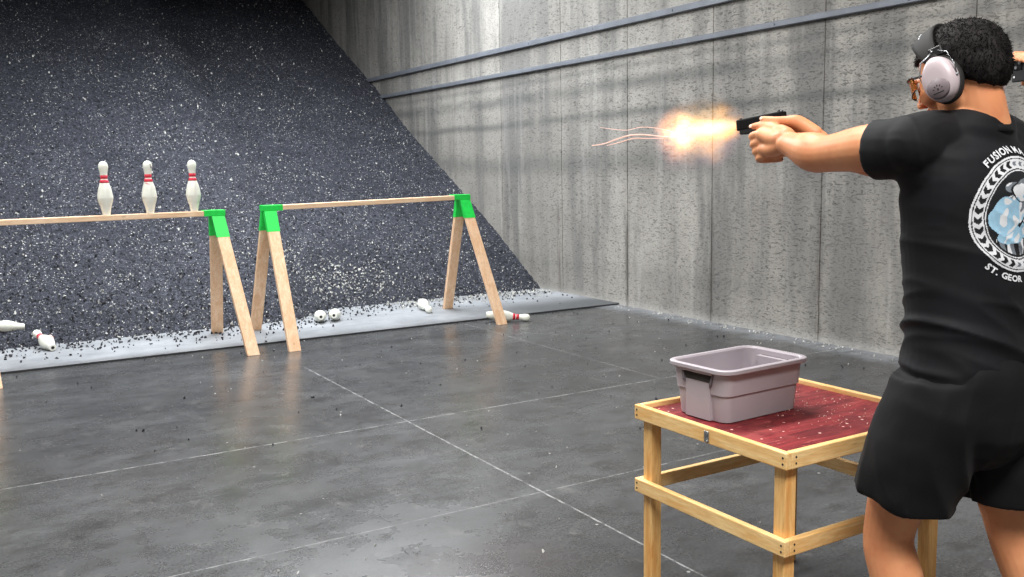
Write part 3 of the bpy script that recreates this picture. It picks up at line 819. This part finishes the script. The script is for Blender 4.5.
GUN = V((-.040, .494, 1.452)); GR = Euler((math.radians(-6), 0, 0)).to_matrix()
PL = dict(
    head=(-.020, .024, 1.507), head_rot=(math.radians(3), math.radians(-19), 0), neck=(0, -.012, 1.396),
    torso=[(.84, -.02, .155, .11), (.96, -.01, .140, .098), (1.10, .0, .148, .104), (1.24, .006, .165, .110), (1.33, .004, .160, .090), (1.385, -.004, .095, .066)],
    shoulder={-1: (-.176, .035, 1.352), 1: (.176, .020, 1.352)},
    elbow={-1: (-.160, .262, 1.340), 1: (.115, .240, 1.322)},
    wrist={-1: GUN+V((-.062,-.066,-.084)), 1: GUN+V((.036,-.096,-.108))},
    hand=gun_grip_hands(GUN), bulk=1.06,
    hip={-1: (-.088, -.005, .80), 1: (.090, -.03, .80)},
    knee={-1: (-.112, .100, .445), 1: (.140, -.06, .445)},
    ankle={-1: (-.120, .060, .085), 1: (.165, -.15, .085)},
    shirt=[(.868, -.012, .176, .135), (.93, -.010, .166, .125), (1.04, -.002, .167, .122), (1.15, .004, .170, .122), (1.25, .006, .180, .124), (1.33, .004, .172, .104), (1.375, -.004, .110, .074)],
    sleeve=.40, seat=[(.76, -.02, .165, .135), (.83, -.018, .172, .138), (.90, -.012, .160, .122)], hem=.72, long=False)
PX, PY = 1.962, 1.271
shooter, HM, shirt = make_person('person', 'person in a black t-shirt and black shorts aiming a pistol with both arms outstretched', (PX, PY, 0), math.radians(3), PL, (M['shirt'], M['shorts']))
SM = Matrix.Translation((PX, PY, 0)) @ Matrix.Rotation(math.radians(3), 4, 'Z')

# ---- print on the back of the shirt
bvh = BVHTree.FromPolygons([v.co.copy() for v in shirt.data.vertices], [tuple(p.vertices) for p in shirt.data.polygons])
EC = V((-.010, 0, 1.203)); ES = 1.1
def on_back(u_, v_, off):
    o_ = V((EC.x+u_*ES, -.6, EC.z+v_*ES)); hit = bvh.ray_cast(o_, V((0, 1, 0)))
    if hit[0] is None: return None
    return hit[0] + V((0, -off, 0))
def beast(a, b):
    """which ink lies at (a,b): None bare cloth, 0 white, 1 pale blue, 2 grey, 3 black"""
    r_ = math.hypot(a, b); th = math.degrees(math.atan2(b, a)) % 360
    if r_ > .112: return None
    if r_ > .1085: return 0
    if r_ > .1065: return 3
    if r_ > .088:
        # band of chevrons with a knotwork border
        if r_ > .1045 or r_ < .0905: return 0
        t_ = (th % 11.5)/11.5; m_ = abs((r_-.0975)/.007)
        q = (t_ + m_*.32) % 1.
        if 100 < th < 262: return 3 if (q < .55 and m_ < .98) else 0
        return 2 if (q < .5 and m_ < .6) else 0
    if r_ > .0855: return 3
    if r_ > .0835: return 0
    if r_ > .079: return 3
    n1 = noise.noise(V((a*30, b*30, 0))); n2 = noise.noise(V((a*55, b*55, 4)))
    # pale rounded body of furry shapes
    for cx_, cy_, rx, ry, c in ((.022, .046, .050, .024, 0), (-.012, .052, .034, .012, 2), (-.040, -.004, .036, .036, 1), (-.012, .012, .040, .030, 0), (.034, .010, .034, .036, 2), (-.022, -.040, .034, .018, 1), (.03, -.030, .03, .02, 0)):
        d = math.hypot((a-cx_)/rx, (b-cy_)/ry) + n1*.22
        if d < .95: 
            if c == 1: return 0 if n2 > .05 and a > -.055 else 1
            if c == 0: return 2 if n2 > .25 else (1 if n2 < -.28 else 0)
            return 2 if n2 > -.1 else 0
        if d < 1.03: return 3 if c != 1 else 1
    if b < -.045 and abs(a+.01) < .05: return 2 if math.sin(a*260+b*90) > .2 else (0 if math.sin(a*170) > .5 else 3)
    return 3 if n1 < .25 else 2
cell = .0013; N_ = int(.114/cell); pb = bmesh.new(); vv = {}
def gv(i, j):
    if (i, j) not in vv:
        p = on_back(i*cell, j*cell, .0014); vv[(i, j)] = pb.verts.new(p) if p is not None else None
    return vv[(i, j)]
for i in range(-N_, N_):
    for j in range(-N_, N_):
        m_ = beast((i+.5)*cell, (j+.5)*cell)
        if m_ is None: continue
        q = [gv(i, j), gv(i+1, j), gv(i+1, j+1), gv(i, j+1)]
        if None in q: continue
        f_ = pb.faces.new(q); f_.material_index = m_
obj('shirt_print', pb, [M['inkw'], M['inkb'], M['inkg'], M['inkk']], shirt, True)
def text_mesh(s_, size, bold=.0):
    cu = bpy.data.curves.new('t', 'FONT'); cu.body = s_; cu.size = size; cu.offset = bold; cu.resolution_u = 2
    o_ = bpy.data.objects.new('t', cu); COL.objects.link(o_); dg = bpy.context.evaluated_depsgraph_get(); dg.update()
    me = bpy.data.meshes.new_from_object(o_.evaluated_get(dg)); bpy.data.objects.remove(o_); return me
tb = bmesh.new()
def arc_text(s_, a0, rad, size, top=True, step=None):
    a = math.radians(a0)
    for ch in s_:
        if ch == ' ': a += (-1 if top else 1)*size*.42/rad; continue
        me = text_mesh(ch, size, size*.035); xs_ = [v.co.x for v in me.vertices]; w_ = max(xs_)-min(xs_); x0 = min(xs_)
        sx = 1.18; adv = (w_*sx+size*.10)/rad
        am = a - adv/2 if top else a + adv/2
        b_ = bmesh.new(); b_.from_mesh(me)
        bmesh.ops.subdivide_edges(b_, edges=b_.edges[:], cuts=1)
        bad = False
        for v in b_.verts:
            lx = (v.co.x-x0-w_/2)*sx; ly = v.co.y
            if top: u_, w2 = (rad+ly)*math.cos(am)+lx*math.sin(am), (rad+ly)*math.sin(am)-lx*math.cos(am)
            else: R2 = rad - ly; u_, w2 = R2*math.cos(am)-lx*math.sin(am), R2*math.sin(am)+lx*math.cos(am)
            p = on_back(u_, w2, .0022)
            if p is None: bad = True; break
            v.co = p
        if not bad: merge(tb, b_)
        a += -adv if top else adv
arc_text('FUSION MA', 131, .1185, .0185, True)
obj('upper_lettering', tb, M['inkw'], shirt); tb = bmesh.new()
arc_text('ST. GEOR', 229, .1305, .0165, False)
obj('lower_lettering', tb, M['inkw'], shirt)
# small white mark on the shorts' waistband
b = bmesh.new(); prism(b, [(-.010, -.001), (.010, .003), (.011, .005), (-.004, .003), (-.010, .006)], 'y', -.0006, .0006)
shorts_o = [c for c in shooter.children if c.name.startswith('shorts')][0]
bv2 = BVHTree.FromPolygons([v.co.copy() for v in shorts_o.data.vertices], [tuple(p.vertices) for p in shorts_o.data.polygons])
hit = bv2.ray_cast(V((.015, -.6, .842)), V((0, 1, 0)))[0] or V((.015,-.15,.842))
for v in b.verts: v.co += hit+V((0, -.0015, 0))
obj('waist_mark', b, M['inkw'], shorts_o)

# ---- pistol in both hands
GM = SM @ Matrix.Translation(GUN) @ GR.to_4x4()
gt = thing('pistol', 'black pistol held in both hands by the person aiming, flame at its muzzle', 'pistol'); gt.matrix_world = GM
b = bmesh.new(); box(b, (0, .078, -.012), (.0255, .156, .030), bev=.0035, seg=2)
for k in range(6): box(b, (0, .010+k*.005, -.012), (.0265, .0018, .018))
slide_o = obj('slide', b, M['slide'], gt)
b = bmesh.new(); lathe(b, [(.0042, .0), (.0065, .0), (.0065, .006), (.0042, .006)], 20, Matrix.Translation((0, .154, -.009)) @ Matrix.Rotation(-PI/2, 4, 'X')); obj('barrel', b, M['steel'], gt)
b = bmesh.new(); prism(b, [(.008, -.025), (.146, -.025), (.146, -.038), (.110, -.040), (.058, -.042), (.054, -.060), (.044, -.108), (-.004, -.108), (.004, -.060), (-.012, -.036)], 'x', -.0125, .0125, .002); obj('frame', b, M['black'], gt)
b = bmesh.new(); tube(b, [(0, .056, -.042), (0, .062, -.060), (0, .085, -.064), (0, .104, -.056), (0, .108, -.040)], (.0042), 10); obj('trigger_guard', b, M['black'], gt, True)
b = bmesh.new(); tube(b, [(0, .076, -.040), (0, .080, -.048), (0, .077, -.058)], (.003), 8); obj('trigger', b, M['black'], gt, True)
b = bmesh.new(); box(b, (-.006, .008, .003), (.006, .006, .006)); box(b, (.006, .008, .003), (.006, .006, .006)); box(b, (0, .008, .0005), (.018, .006, .003)); rs = obj('rear_sight', b, M['black'], gt)
b = bmesh.new(); box(b, (0, .148, .004), (.004, .008, .006), bev=.001); obj('front_sight', b, M['black'], gt)
b = bmesh.new()
for s in (-1, 1): ball(b, (s*.006, .0045, .0035), .0016, sub=2)
obj('sight_dot', b, M['inkw'], rs)

# ---- hearing protection and glasses
em = thing('ear_muffs', 'grey ear muffs with a black headband over the head of the person aiming', 'ear muffs'); em.matrix_world = SM @ HM
for s in (-1, 1):
    Mx = Matrix.Translation((s*.083, -.004, -.018)) @ Matrix.Rotation(s*PI/2, 4, 'Y') @ Matrix.Rotation(PI/2 if s > 0 else -PI/2, 4, 'Z')
    # in cup space: x = across the ear (front-back), y = up, z = outward
    def cup(sc, z, fl=0):
        out = []
        for k in range(40):
            a = 2*PI*k/40; x = .037*math.cos(a); y = .050*math.sin(a)
            if y > 0: x *= 1-.10*math.sin(a)
            out.append(V((x*sc, y*sc, z)))
        return out
    b = bmesh.new(); rings_mesh(b, [cup(.86, -.010), cup(1.03, -.008), cup(1.08, 0), cup(1.06, .008), cup(.95, .011)]); bmesh.ops.transform(b, matrix=Mx, verts=b.verts); bmesh.ops.recalc_face_normals(b, faces=b.faces)
    obj('cushion', b, M['foam'], em, True)
    b = bmesh.new(); rings_mesh(b, [cup(.95, .008), cup(1.0, .010), cup(1.0, .018), cup(.97, .028), cup(.88, .035), cup(.70, .0385), cup(.45, .040)]); bmesh.ops.transform(b, matrix=Mx, verts=b.verts); bmesh.ops.recalc_face_normals(b, faces=b.faces)
    co = obj('ear_cup', b, M['cup'], em, True)
    # darker lower panel with dots and a bar
    def pan(sc, z): 
        out = []
        for k in range(32):
            a = 2*PI*k/32; x = .025*math.cos(a)*sc; y = .025*math.sin(a)*sc
            if y > 0: y *= .75
            out.append(V((x, y-.018, z)))
        return out
    b = bmesh.new(); rings_mesh(b, [pan(1.06, .034), pan(1., .0385), pan(.94, .0405)]); bmesh.ops.transform(b, matrix=Mx, verts=b.verts); bmesh.ops.recalc_face_normals(b, faces=b.faces)
    po = obj('cup_panel', b, M['cupdark'], co, True)
    b = bmesh.new()
    for k in range(5):
        a = math.radians(20+35*k); ball(b, (.010*math.cos(a), -.026+.010*math.sin(a)+.001, .0405), (.0013, .0022, .0006), Matrix.Rotation(a-PI/2, 4, 'Z'), sub=2)
    ball(b, (0, -.0235, .0405), (.0022, .0028, .0006), sub=2)
    box(b, (0, -.031, .0405), (.024, .0022, .0010)); bmesh.ops.transform(b, matrix=Mx, verts=b.verts); obj('cup_emblem', b, M['foam'], co)
    # wire yoke
    b = bmesh.new(); tube(b, [Mx @ V(p) for p in ((-.037, -.004, .020), (-.040, .020, .024), (-.030, .050, .020), (-.004, .066, .006))], .0016, 8); tube(b, [Mx @ V(p) for p in ((.037, -.004, .020), (.040, .020, .024), (.030, .050, .020), (.004, .066, .006))], .0016, 8)
    for q in (-1, 1): ball(b, Mx @ V((q*.037, -.004, .020)), .0035, sub=2)
    obj('wire_yoke', b, M['steel'], em, True)
    b = bmesh.new(); box(b, (0, .064, .005), (.030, .020, .007), bev=.002); bmesh.ops.transform(b, matrix=Mx, verts=b.verts); ho = obj('yoke_clip', b, M['black'], em)
    b = bmesh.new(); ball(b, Mx @ V((-.006, .066, .010)), .003, sub=2); obj('rivet', b, M['steel'], ho, True)
b = bmesh.new(); rings = []
for k in range(41):
    a = PI*k/40; c = V((.088*math.cos(a), 0, .020+.100*math.sin(a))); o_ = V((math.cos(a), 0, math.sin(a)))
    w_ = .013 + .020*math.sin(a); y0 = -.002+.010*math.sin(a)
    rings.append([c+V((0, y0-w_, 0)), c+V((0, y0-w_, 0))+o_*.004, c+V((0, y0-w_*.6, 0))+o_*.0065, c+V((0, y0+w_*.6, 0))+o_*.0065, c+V((0, y0+w_, 0))+o_*.004, c+V((0, y0+w_, 0))])
rings_mesh(b, rings); bmesh.ops.rotate(b, cent=(0,-.004,.0), matrix=Matrix.Rotation(math.radians(-15), 3, 'X'), verts=b.verts); hb_ = obj('headband', b, M['foam'], em, True)
b = bmesh.new()
for k in (0, 1, 2):
    a = math.radians(112+7*k); c = V((.088*math.cos(a), .012, .020+.100*math.sin(a))) + V((math.cos(a), 0, math.sin(a)))*.0068
    ball(b, c, (.004, .0018, .0012), Matrix.Rotation(-(a-PI/2), 4, 'Y'), sub=2)
bmesh.ops.rotate(b, cent=(0,-.004,.0), matrix=Matrix.Rotation(math.radians(-15), 3, 'X'), verts=b.verts); obj('band_mark', b, M['inkw'], hb_)

sg = thing('safety_glasses', 'amber lensed safety glasses worn by the person aiming', 'glasses'); sg.matrix_world = SM @ HM
for s in (-1, 1):
    b = bmesh.new(); A, Bk = [], []
    rings = []
    for zi in range(9):
        v_ = -1+2*zi/8; row = []
        for xi in range(13):
            t_ = xi/12; ang = s*(.10+1.02*t_); rr2 = .080
            zz = .004 + v_*(.0200-.006*t_*t_)
            row.append(V((rr2*math.sin(ang)*1.0, .038+rr2*math.cos(ang)*.86, zz)))
        rings.append(row + [p*1.0 + V((0, -.0018, 0)) for p in row[::-1]])
    rings_mesh(b, rings); bmesh.ops.recalc_face_normals(b, faces=b.faces); obj('lens', b, M['lens'], sg, True)
    b = bmesh.new(); pts = [(s*.080*math.sin(.10+1.02*k/8), .039+.080*math.cos(.10+1.02*k/8)*.86, .0245-.006*(k/8)**2) for k in range(9)]
    tube(b, pts+[(s*.078, .060, .014), (s*.081, .02, .008), (s*.079, -.012, .002)], .0026, 8); obj('temple_arm', b, M['black'], sg, True)
    b = bmesh.new(); tube(b, [(s*.080*math.sin(.10+1.02*k/8), .039+.080*math.cos(.10+1.02*k/8)*.86, -.0165+.006*(k/8)**2) for k in range(9)], .0014, 8); obj('lens_rim', b, M['black'], sg, True)

# ------------------------------------------------------------------ muzzle flash
def m_flash():
    m = bpy.data.materials.new('burning gas'); m.use_nodes = True; t = m.node_tree; N = t.nodes; L = t.links; N.clear()
    out = N.new('ShaderNodeOutputMaterial'); em_ = N.new('ShaderNodeEmission'); tc = N.new('ShaderNodeTexCoord')
    def mth(op, a, b=0., c=False):
        n = N.new('ShaderNodeMath'); n.operation = op; n.use_clamp = c
        for i, v in ((0, a), (1, b)):
            if isinstance(v, bpy.types.NodeSocket): L.new(v, n.inputs[i])
            else: n.inputs[i].default_value = v
        return n.outputs[0]
    def nz(scale, det, loc, stretch=(1,1,1)):
        mp = N.new('ShaderNodeMapping'); L.new(tc.outputs['Object'], mp.inputs[0]); mp.inputs['Scale'].default_value = stretch; mp.inputs['Location'].default_value = loc
        n = N.new('ShaderNodeTexNoise'); L.new(mp.outputs[0], n.inputs['Vector']); n.inputs['Scale'].default_value = scale; n.inputs['Detail'].default_value = det; n.inputs['Roughness'].default_value = .55
        return n.outputs[0]
    sp_ = N.new('ShaderNodeSeparateXYZ'); L.new(tc.outputs['Object'], sp_.inputs[0]); X_, Y_, Z_ = sp_.outputs
    # object space: y runs along the barrel from 0 (muzzle) to ~.40
    wz = mth('MULTIPLY', mth('SUBTRACT', nz(13, 3, (0,0,0), (1,.7,1)), .5), .19)
    wx = mth('MULTIPLY', mth('SUBTRACT', nz(13, 3, (4,2,7), (1,.7,1)), .5), .15)
    axis = mth('MULTIPLY', mth('POWER', mth('MAXIMUM', Y_, 0.), 1.3), -.11)         # plume sinks a little with distance
    zz = mth('ADD', mth('SUBTRACT', Z_, axis), mth('MULTIPLY', wz, mth('MULTIPLY', Y_, 5., True)))
    xx = mth('ADD', X_, mth('MULTIPLY', wx, mth('MULTIPLY', Y_, 5., True)))
    rad = mth('SQRT', mth('ADD', mth('MULTIPLY', xx, xx), mth('MULTIPLY', zz, zz)))
    ty = mth('DIVIDE', Y_, .30)
    # half-width of the plume along its length
    env = mth('MULTIPLY', mth('POWER', mth('MAXIMUM', mth('MULTIPLY', ty, mth('SUBTRACT', 1.06, ty)), 0.), .58), .225)
    env = mth('ADD', env, .008)
    q = mth('DIVIDE', rad, env)
    def band(a, b):
        n = N.new('ShaderNodeMapRange'); n.interpolation_type = 'SMOOTHSTEP'; L.new(q, n.inputs[0]); n.inputs[1].default_value = a; n.inputs[2].default_value = b; n.inputs[3].default_value = 1; n.inputs[4].default_value = 0; return n.outputs[0]
    gate = mth('MULTIPLY', mth('GREATER_THAN', Y_, .0), mth('LESS_THAN', ty, 1.05))
    core = mth('MULTIPLY', band(.0, .5), gate); outer = mth('MULTIPLY', band(.2, .95), gate)
    pat = mth('MAXIMUM', mth('MULTIPLY', mth('SUBTRACT', nz(17, 4, (1,9,2), (1,.6,1)), .40), 4.6), 0.)
    outer = mth('MULTIPLY', outer, pat)
    cr = N.new('ShaderNodeValToRGB'); L.new(mth('SUBTRACT', 1., ty, True), cr.inputs[0])
    cr.color_ramp.elements[0].color = (1., .34, .16, 1); cr.color_ramp.elements[0].position = 0.
    cr.color_ramp.elements[1].color = (1., .36, .02, 1); cr.color_ramp.elements[1].position = 1.
    e = cr.color_ramp.elements.new(.5); e.color = (1., .50, .04, 1)
    e1 = N.new('ShaderNodeEmission'); L.new(cr.outputs[0], e1.inputs[0]); L.new(mth('MULTIPLY', outer, 14.), e1.inputs[1])
    e2 = N.new('ShaderNodeEmission'); e2.inputs[0].default_value = (1, .74, .36, 1); L.new(mth('MULTIPLY', mth('MULTIPLY', core, core), 32.), e2.inputs[1])
    a = N.new('ShaderNodeAddShader'); L.new(e1.outputs[0], a.inputs[0]); L.new(e2.outputs[0], a.inputs[1]); 
    pk = mth('MULTIPLY', mth('MULTIPLY', band(.3, 1.15), gate), mth('MAXIMUM', mth('SUBTRACT', .5, mth('MULTIPLY', zz, 9.)), 0.))
    e3 = N.new('ShaderNodeEmission'); e3.inputs[0].default_value = (.85, .42, .62, 1); L.new(mth('MULTIPLY', pk, 1.6), e3.inputs[1])
    a2 = N.new('ShaderNodeAddShader'); L.new(a.outputs[0], a2.inputs[0]); L.new(e3.outputs[0], a2.inputs[1]); L.new(a2.outputs[0], out.inputs['Volume'])
    return m
b = bmesh.new(); limb(b, [(0, .0, 0), (0, .06, 0), (0, .17, -.015), (0, .28, -.03), (0, .34, -.035)], [.03, .105, .155, .13, .05], 20)
fl = obj('muzzle_flash', b, m_flash()); fl.matrix_world = GM @ Matrix.Translation((0, .157, -.009)) @ GR.inverted().to_4x4()
tag(fl, 'bright yellow and orange muzzle flash bursting from the pistol', 'muzzle flash')
def m_spark():
    t = NT('glowing pale spark'); t.set(Base_Color=(.5,.3,.25,1), Emission_Color=(1,.62,.5,1), Emission_Strength=.55); return t.m
ms = m_spark()
for pts, w_, lab in (
    ([(0,.34,-.028),(.002,.44,-.020),(.0,.54,-.012),(0,.62,-.012),(0,.70,-.022),(0,.78,-.034),(.0,.86,-.038)], .0026, 'longest and thickest of the three curved pale spark trails left of the muzzle flash'),
    ([(0,.42,-.026),(.004,.52,-.024),(.002,.60,-.022),(0,.68,-.032),(0,.76,-.040)], .0018, 'shorter pale spark trail running just below the thickest one, left of the flash'),
    ([(.01,.34,-.015),(.012,.46,.004),(.01,.56,.012),(.01,.66,.006),(.01,.82,.020)], .0010, 'thin faint spark trail, uppermost of the three left of the muzzle flash')):
    b = bmesh.new(); k = len(pts); pts = [(x_, y_*.78-.03, z_) for x_, y_, z_ in pts]; limb(b, pts, [w_*(.35+.65*math.sin(PI*(i+.6)/(k+.2))) for i in range(k)], 8, steps=6)
    o_ = obj('spark_trail', b, ms, None, True); o_.matrix_world = GM @ Matrix.Translation((0, .157, -.009)) @ GR.inverted().to_4x4(); tag(o_, lab, 'spark trail')

# ------------------------------------------------------------------ onlooker at the right edge
PC = V((-.014, .40, 1.594))       # phone centre in the onlooker's frame
def phone_hands():
    g = lambda x, y, z: PC+V((x, y, z))
    out = {}
    for s in (-1, 1):
        fx = [s*.068, s*.050, s*.033, s*.017]
        if s < 0: fx = [s*.070, s*.053, s*.036, s*.020]
        F_ = [([g(x, -.026, .012-.004*i), g(x*.99, -.020, .045-.003*i), g(x*.98, .004, .0505-.003*i), g(x*.97, .015, .034-.004*i)], [.0100, .0095, .0088, .0075]) for i, x in enumerate(fx)]
        F_.append(([g(s*.060, -.055, -.020), g(s*.058, -.030, -.040), g(s*.045, -.018, -.030)], [.0135, .0115, .0085]))
        out[s] = dict(palm=[([g(s*(.085 if s < 0 else .048), -.095, -.035), g(s*.062, -.050, -.010), g(s*.060, -.030, .010)], [(.024,.022), .022, .015]),
                            ([g(s*(.075 if s < 0 else .040), -.090, -.045), g(s*.045, -.048, -.022), g(s*.030, -.030, .004)], [.020, .019, .014])], fingers=F_)
    return out
P2 = dict(head=(0, .03, 1.60), head_rot=(0, math.radians(-4), 0), neck=(0, -.01, 1.475),
    torso=[(.90, -.02, .155, .11), (1.03, -.01, .140, .098), (1.17, .0, .148, .104), (1.31, .006, .165, .110), (1.40, .004, .160, .090), (1.455, -.004, .095, .066)],
    shoulder={-1: (-.18, .01, 1.415), 1: (.18, .01, 1.415)},
    elbow={-1: (-.20, .17, 1.24), 1: (.16, .17, 1.34)},
    wrist={-1: PC+V((-.092, -.105, -.062)), 1: PC+V((.045, -.115, -.040))}, hand=phone_hands(),
    hip={-1: (-.09, -.01, .86), 1: (.09, -.01, .86)}, knee={-1: (-.10, .01, .47), 1: (.10, .01, .47)}, ankle={-1: (-.10, -.02, .085), 1: (.10, -.02, .085)},
    shirt=[(.88, -.012, .176, .135), (.96, -.010, .168, .125), (1.10, -.002, .160, .118), (1.21, .004, .166, .120), (1.32, .006, .180, .124), (1.40, .004, .172, .104), (1.445, -.004, .110, .074)],
    sleeve=.62, seat=[(.82, -.02, .165, .130), (.89, -.018, .172, .134), (.95, -.012, .160, .120)], hem=1., long=True, voxel=.0042)
P2X, P2Y, P2R = 3.268, 1.595, math.radians(76)
onl, HM2, _s = make_person('person', 'person beyond the right edge, only a raised hand holding a phone in view', (P2X, P2Y, 0), P2R, P2, (M['greytee'], M['jeans']))
ph = thing('phone', 'black phone held up sideways by the hand at the right edge, behind the shooter head', 'phone'); ph.matrix_world = Matrix.Translation((P2X, P2Y, 0)) @ Matrix.Rotation(P2R, 4, 'Z') @ Matrix.Translation(PC)
b = bmesh.new(); box(b, (0, 0, 0), (.152, .009, .074), bev=.0035, seg=3); obj('phone_body', b, M['black'], ph, False)
b = bmesh.new(); box(b, (.052, .0055, .014), (.030, .003, .030), bev=.001); pc_ = obj('camera_bump', b, M['slide'], ph)
for dx, dz in ((-.007, .007), (.007, -.007)):
    b = bmesh.new(); lathe(b, [(.0005, 0), (.0055, 0), (.0055, .0015), (.0005, .0012)], 20, Matrix.Translation((.052+dx, .0069, .014+dz)) @ Matrix.Rotation(-PI/2, 4, 'X')); obj('lens_ring', b, M['steel'], pc_)
b = bmesh.new(); box(b, (0, -.0047, 0), (.144, .0006, .067)); obj('screen', b, plain('dark glass screen', srgb(14,16,20), .08), ph)
b = bmesh.new(); ball(b, (.066, .0048, -.022), (.0035, .0012, .0035), sub=2); obj('flash_dot', b, M['inkw'], ph)

# ------------------------------------------------------------------ light
def area(name, loc, size, power, rot=(0,0,0), col=(1,1,1)):
    l = bpy.data.lights.new(name, 'AREA'); l.shape = 'RECTANGLE'; l.size, l.size_y = size; l.energy = power; l.color = col
    o = bpy.data.objects.new(name, l); link(o); o.location = loc; o.rotation_euler = rot; return o
area('ceiling_lamp', (1.0, 7.6, 4.3), (6., .5), 330, col=(.95,.98,1))
area('ceiling_lamp', (3.2, 9.3, 4.5), (3.6, .4), 330, col=(.93,.97,1))
area('ceiling_lamp', (1.2, 3.4, 4.4), (4., .5), 300, col=(1,.99,.97))
area('ceiling_lamp', (.4, -.6, 4.3), (2.6, 1.), 330, col=(1,.98,.95))
w = bpy.data.worlds.new('world'); S.world = w; w.use_nodes = True
w.node_tree.nodes['Background'].inputs[0].default_value = (.8,.85,.9,1); w.node_tree.nodes['Background'].inputs[1].default_value = .15
S.view_settings.view_transform = 'Standard'; S.view_settings.look = 'None'; S.view_settings.exposure = 0; S.view_settings.gamma = 1; S.view_settings.use_curve_mapping = False
